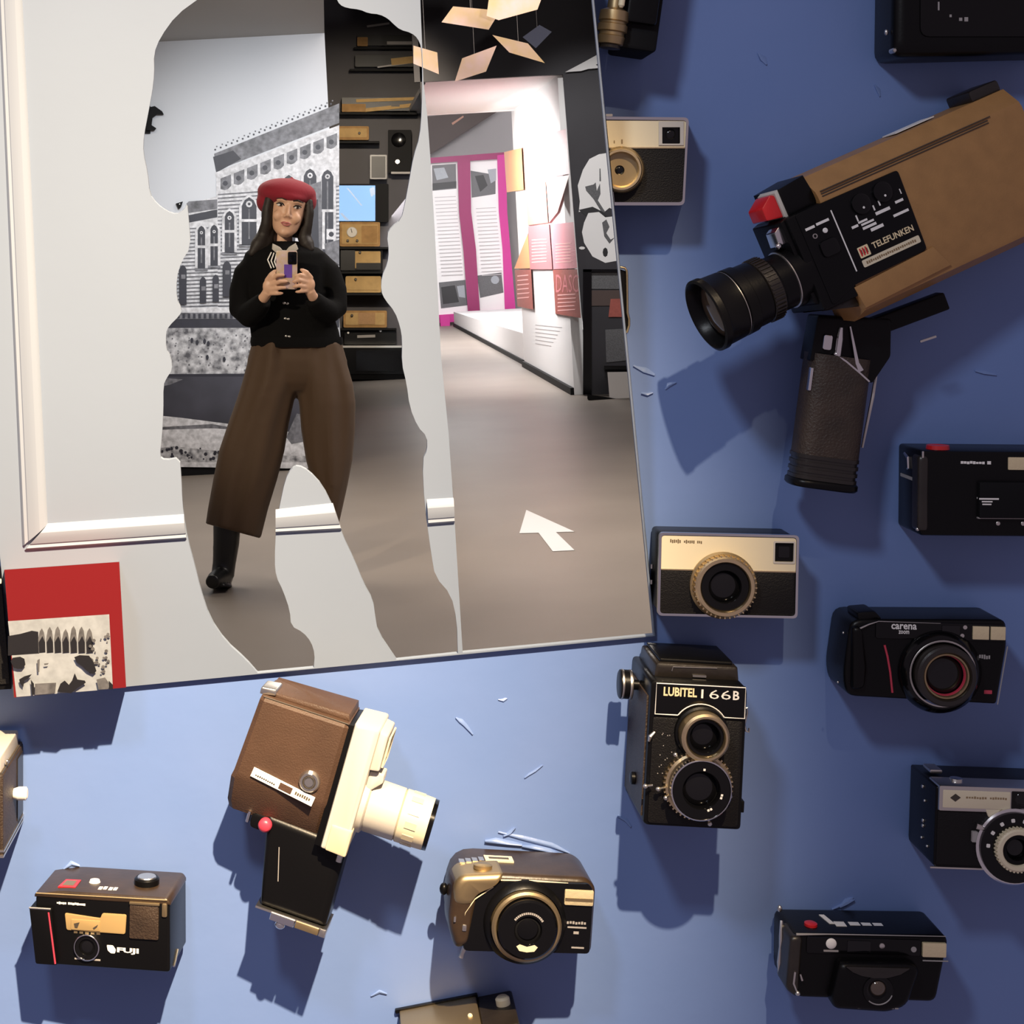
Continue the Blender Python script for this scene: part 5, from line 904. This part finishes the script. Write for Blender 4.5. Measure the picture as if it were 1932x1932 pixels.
part(f12, 'shutter_button', 'white_print', t, loft([[(162 + 11 * cos(a), 1686 - .2, -56 + 10 * sin(a)) for a in [2 * pi * k / 20 for k in range(20)]], [(162 + 9 * cos(a), 1681, -56 + 8 * sin(a)) for a in [2 * pi * k / 20 for k in range(20)]]])); part(f12, 'rewind_dial', 'black', t, loft([[(262 + r_ * cos(a), y, -66 + r_ * sin(a)) for a in [2 * pi * k / 28 for k in range(28)]] for r_, y in ((24, 1686), (24, 1676), (21, 1673))])); part(f12, 'dial_top', 'silver', t, loft([[(262 + r_ * cos(a), y, -66 + r_ * sin(a)) for a in [2 * pi * k / 28 for k in range(28)]] for r_, y in ((18, 1673), (17, 1671.5))])); part(f12, 'top_label', 'red_gloss', t, loft([[(100, 1688, -20), (134, 1686, -20), (134, 1685.6, -60), (104, 1686, -60)], [(100, 1685, -20), (134, 1684.6, -20), (134, 1684.4, -60), (104, 1685, -60)]])); part(f12, 'top_label_inset', 'dull_gold', t, loft([[(106, 1685.2, -27), (128, 1684.8, -27), (128, 1684.6, -52), (108, 1684.8, -52)], [(106, 1684.2, -27), (128, 1684.0, -27), (128, 1683.8, -52), (108, 1684, -52)]])); part(f12, 'top_lettering', 'white_print', t, *[loft([[(a, 1686, z0), (a + 7, 1686, z0), (a + 7, 1686, z0 - 14), (a, 1686, z0 - 14)], [(a, 1685.3, z0), (a + 7, 1685.3, z0), (a + 7, 1685.3, z0 - 14), (a, 1685.3, z0 - 14)]]) for a, z0 in ((178, -20), (187, -22), (198, -20), (207, -21))])
part(f12, 'side_clip', 'silver', t, tube([(325, 1806, -60), (325, 1818, -44), (325, 1826, -30)], 2.6, 8)); part(f12, 'corner_glint', 'dull_gold', t, rb(308, 1696, 318, 1722, 3, 0, 4, 2))

# ---- 13 rounded compact with gold grip, bottom middle
f13 = CF(985, 1722, .065, 4.0, -3, 0); B = f13.back
t = thing('zoom_compact', 'rounded black compact with golden-brown grip and gold flash, bottom middle', 'camera', f13.base())
part(f13, 'body', 'warm_lit_black', t, prism(roundp([(862, 1652), (1104, 1652), (1124, 1670), (1124, 1796), (868, 1802), (850, 1740)], [44, 16, 10, 12, 36, 40]), B, -2, 14, 16, 5)); part(f13, 'grip', 'warm_lit_black', t, prism(roundp([(850, 1664), (905, 1650), (900, 1700), (886, 1790), (862, 1796), (846, 1750)], 20), -70, 10, 18, 0, 5)); part(f13, 'grip_cap', 'dull_gold', t, prism(roundp([(850, 1676), (862, 1654), (946, 1646), (938, 1664), (894, 1690), (884, 1712), (854, 1712)], 12), -60, 14, 14, 0, 5))
part(f13, 'front_cover', 'black_gloss', t, prism(roundp([(940, 1662), (1108, 1660), (1118, 1674), (1118, 1792), (876, 1798), (878, 1730), (896, 1696)], [16, 8, 8, 8, 12, 20, 20]), -4, 6, 3)); part(f13, 'front_edge', 'champagne', t, tube([(940, 1662, 2), (1000, 1660, 3), (1068, 1661, 3)], [1.4, 1.8, .8], 8), tube([(872, 1752, 8), (876, 1724, 9), (892, 1698, 9), (926, 1674, 6)], 1.2, 8)); part(f13, 'flash', 'flash', t, rb(1062, 1671, 1117, 1700, 3, 4, 10, 1.5)); part(f13, 'flash_line', 'dull_gold', t, rb(1063, 1686, 1116, 1692, 1, 9.5, 10.6))
lens(f13, t, 990, 1738, [('lens_collar', 'black', [(80, 2), (76, 14), (68, 20)]), ('collar_ring', 'dull_gold', barrel(66, 56, 8, 34, 4, 10)), ('zoom_barrel', 'black_gloss', barrel(56, 24, 8, 46, 4, 6)), ('lens_door', 'black_matte', [(24, 36), (24, 41), (20, 42)])], 20, 41, 'black_gloss'); part(f13, 'barrel_lettering', 'grey_print', t, *[rotz(rb(988.5, 1704, 991.5, 1708, 0, 46, 46.4), 990, 1738, a) for a in range(-52, 60, 7)], smooth=0); part(f13, 'barrel_mark', 'champagne', t, prism([(970, 1768), (976, 1764), (990, 1768), (1004, 1764), (1010, 1768), (1004, 1776), (990, 1778), (976, 1776)], 45, 46.8))
bars(f13, 'lettering', 'grey_print', t, glyphs(1070, 1108, 1731, 1737, 7, 9) + [(1072, 1741, 1108, 1744), (1084, 1750, 1094, 1755), (1082, 1779, 1106, 1782)], 6); bars(f13, 'base_lettering', 'grey_print', t, glyphs(976, 1006, 1792, 1795, 5, 3), 6.0)
def topd(x0, x1, z0, z1, y0, y1): return loft([[(x0, y1, z0), (x1, y1, z0), (x1, y1, z1), (x0, y1, z1)], [(x0, y0, z0), (x1, y0, z0), (x1, y0, z1), (x0, y0, z1)]])
part(f13, 'power_switch', 'champagne', t, topd(920, 975, -95, -66, 1649, 1653)); part(f13, 'switch_slot', 'dark_print', t, topd(928, 967, -85, -76, 1648.4, 1650)); part(f13, 'display', 'silver', t, *[topd(868 + 13 * k, 878 + 13 * k, -70 - 4 * k, -50 - 4 * k, 1650 - k * .5, 1653) for k in range(4)]); part(f13, 'shutter_button', 'dull_gold', t, loft([[(908 + r_ * cos(a), y, -22 + r_ * .7 * sin(a)) for a in [2 * pi * k / 24 for k in range(24)]] for r_, y in ((18, 1650), (18, 1643), (14, 1641))])); part(f13, 'strap_lug', 'silver', t, tube([(884, 1800, -20), (880, 1812, -20), (878, 1820, -20)], [5, 4, 5], 8)); part(f13, 'side_knob', 'black', t, ball(842, 1706, -60, 8, 12, 10)); part(f13, 'grip_mark', 'silver', t, rb(855, 1732, 859, 1742, 1, 8, 11), rb(872, 1746, 880, 1758, 2, 8, 12, 1))

# ---- 14 black compact with red button, bottom right
f14 = CF(1640, 1825, .06, 1.6); B = f14.back
t = thing('compact_camera', 'black compact camera with round red button on top, bottom right', 'camera', f14.base())
part(f14, 'body', 'black', t, prism(roundp([(1490, 1766), (1782, 1762), (1788, 1772), (1768, 1888), (1492, 1886)], [16, 8, 6, 14, 24]), B, 0, 8, 20, 4)); part(f14, 'grip', 'worn_black', t, prism(roundp([(1488, 1768), (1512, 1768), (1506, 1886), (1482, 1870)], 10), -60, 8, 9, 0, 4)); part(f14, 'front_band', 'black_gloss', t, rb(1520, 1770, 1735, 1800, 4, 0, 3, 1)); part(f14, 'top_edge', 'grey_print', t, tube([(1500, 1766, 2), (1560, 1764, 2), (1782, 1762, 2)], [2.4, 1.2, .8], 8)); part(f14, 'flash', 'flash', t, rb(1738, 1774, 1783, 1801, 2, 0, 6, 1.5)); part(f14, 'flash_rail', 'grey_print', t, rb(1740, 1808, 1788, 1810, 0, 0, 2))
part(f14, 'sensor', 'white_print', t, lathe(1566, 1781, [(10, 2), (10, 4), (7, 6), (2, 6.6)], 20), smooth=50); part(f14, 'sensor_bar', 'grey_print', t, rb(1552, 1793, 1580, 1796.5, 1, 2, 3.6)); part(f14, 'viewfinder', 'glass_dark', t, rb(1596, 1774, 1640, 1797, 3, 1, 5, 1)); part(f14, 'meter_eye', 'silver', t, lathe(1662, 1783, [(6, 2), (5, 4), (2, 5)], 12)); part(f14, 'finder_lamp', 'grey_print', t, lathe(1722, 1788, [(6, 2), (5, 4)], 12))
lb = part(f14, 'lens_housing', 'black', t, prism(roundp([(1576, 1808), (1712, 1806), (1728, 1816), (1706, 1888), (1668, 1900), (1570, 1896), (1562, 1880)], [12, 12, 12, 18, 10, 10, 10]), -4, 30, 14, 0, 4)); part(f14, 'housing_arc', 'worn_black', t, prism([(1586, 1812), (1706, 1812), (1690, 1824), (1664, 1832), (1640, 1833), (1616, 1829), (1598, 1822)], 28, 33, 2)); part(f14, 'lens_well', 'black_gloss', t, lathe(1648, 1856, [(30, 28), (28, 32), (22, 33), (16, 30), (15, 29)], 32)); part(f14, 'front_element', 'glass_brown', t, lathe(1648, 1852, [(15, 29), (12, 33), (6, 35.5), (1, 36)], 24), smooth=60); part(f14, 'well_arc', 'grey_print', t, tube(arcpts(1648, 1854, 27, 20, 130, 33), 1.2, 6)); bars(f14, 'housing_lettering', 'grey_print', t, glyphs(1612, 1690, 1888, 1892, 9, 4, .2), 27)
part(f14, 'shutter_button', 'red_gloss', t, loft([[(1540 + r_ * cos(a), y, -44 + r_ * 1.2 * sin(a)) for a in [2 * pi * k / 24 for k in range(24)]] for r_, y in ((12.5, 1767), (12, 1761), (8, 1759))])); part(f14, 'top_lettering', 'white_print', t, *[topd(a, b_, z0, z1, 1763.4, 1765.5) for a, b_, z0, z1 in ((1588, 1608, -62, -40), (1616, 1636, -62, -46), (1640, 1658, -60, -46), (1662, 1680, -60, -46), (1683, 1702, -60, -46))]); part(f14, 'top_slash', 'white_print', t, loft([[(1570, 1763.5, -96), (1580, 1763.5, -96), (1588, 1763.5, -52), (1578, 1763.5, -52)], [(1570, 1765, -96), (1580, 1765, -96), (1588, 1765, -52), (1578, 1765, -52)]])); part(f14, 'top_marks', 'grey_print', t, *[topd(a, a + 6, z, z - 8, 1763.6, 1765.5) for a, z in ((1736, -76), (1742, -60), (1738, -30), (1738, -20))])
part(f14, 'side_strap', 'silver', t, tube([(1488, 1764, -60), (1486, 1790, -50), (1487, 1812, -54), (1484, 1840, -50), (1486, 1866, -56)], [3, 4.5, 4, 5, 3], 8)); part(f14, 'grip_emblem', 'silver', t, tube([(1498, 1834, 9), (1496, 1856, 9), (1502, 1870, 9)], [2, 2, 1.5], 6), tube([(1508, 1838, 9), (1512, 1850, 9)], [1.5, 2], 6), ball(1504, 1874, 9, 5)); part(f14, 'side_glint', 'silver', t, ball(1492, 1752, -90, 5, 7, 5))

# ---- 15 camera at the left edge with white knob
f15 = CF(-70, 1530, .09, 0); B = f15.back
t = thing('box_camera', 'cream-topped leather camera with a white knob at the left edge', 'camera', f15.base())
part(f15, 'body', 'brown_leather', t, rb(-200, 1462, 6, 1618, 4, B, 0, 3)); part(f15, 'top_housing', 'cream', t, rb(-196, 1430, 0, 1462, 3, B + 20, -4, 3, 3)); part(f15, 'top_seam', 'dark_print', t, rb(-200, 1459, 4, 1463, 0, B, -2)); part(f15, 'base_trim', 'silver', t, rb(-200, 1604, 8, 1608, 0, B, 1), rb(-200, 1614, 7, 1618.5, 0, B, 1)); part(f15, 'knob', 'white_print', t, lathe_u(1531, -110, [(4, 9), (16, 13), (30, 13), (33, 9)], 20)); part(f15, 'side_flap', 'worn_black', t, rb(3, 1474, 8, 1596, 1, B + 10, B + 70)); part(f15, 'catch', 'silver', t, ball(6, 1448, -40, 4))

# ---- 16 camera at the bottom edge, only its top in view
f16 = CF(850, 1990, .07, -11); B = f16.back
t = thing('folding_camera', 'camera cut off by the bottom edge, only its bronze top in view', 'camera', f16.base())
part(f16, 'body', 'black', t, rb(760, 1968, 940, 2120, 6, B, 0, 4)); part(f16, 'top_cover', 'dull_gold', t, rb(764, 1957, 918, 1969, 3, B + 8, -6, 3, 4)); part(f16, 'top_rim', 'black', t, rb(756, 1955, 922, 1962, 2, B, B + 9)); part(f16, 'side_block', 'worn_black', t, rb(918, 1964, 990, 2100, 6, B, -20, 6)); kk = part(f16, 'knob', 'champagne', t, loft([[(968 + r_ * cos(a), y, -110 + r_ * sin(a)) for a in [2 * pi * k / 20 for k in range(20)]] for r_, y in ((14, 1966), (14, 1952), (10, 1948))])); part(f16, 'top_stud', 'champagne', t, ball(900, 1956, -70, 5))

# ---- 17 camera left of the board
t = thing('cartridge_camera', 'dark camera with a gold stripe left of the red photo board', 'camera', P(-60, 1190, 0))
e17 = [(-180, 1075), (2, 1075), (23, 1300), (-180, 1310)]
part(f2, 'body', 'black', t, prism([(-180, 1068), (.5, 1068), (21, 1300), (-180, 1312)], 0, .04)); part(f2, 'stripe', 'champagne', t, prism([(-180, 1092), (2.6, 1092), (3.4, 1101), (-180, 1101)], .038, .042)); part(f2, 'lower_panel', 'leather', t, prism([(-180, 1112), (3.6, 1112), (18, 1290), (-180, 1300)], .04, .042))
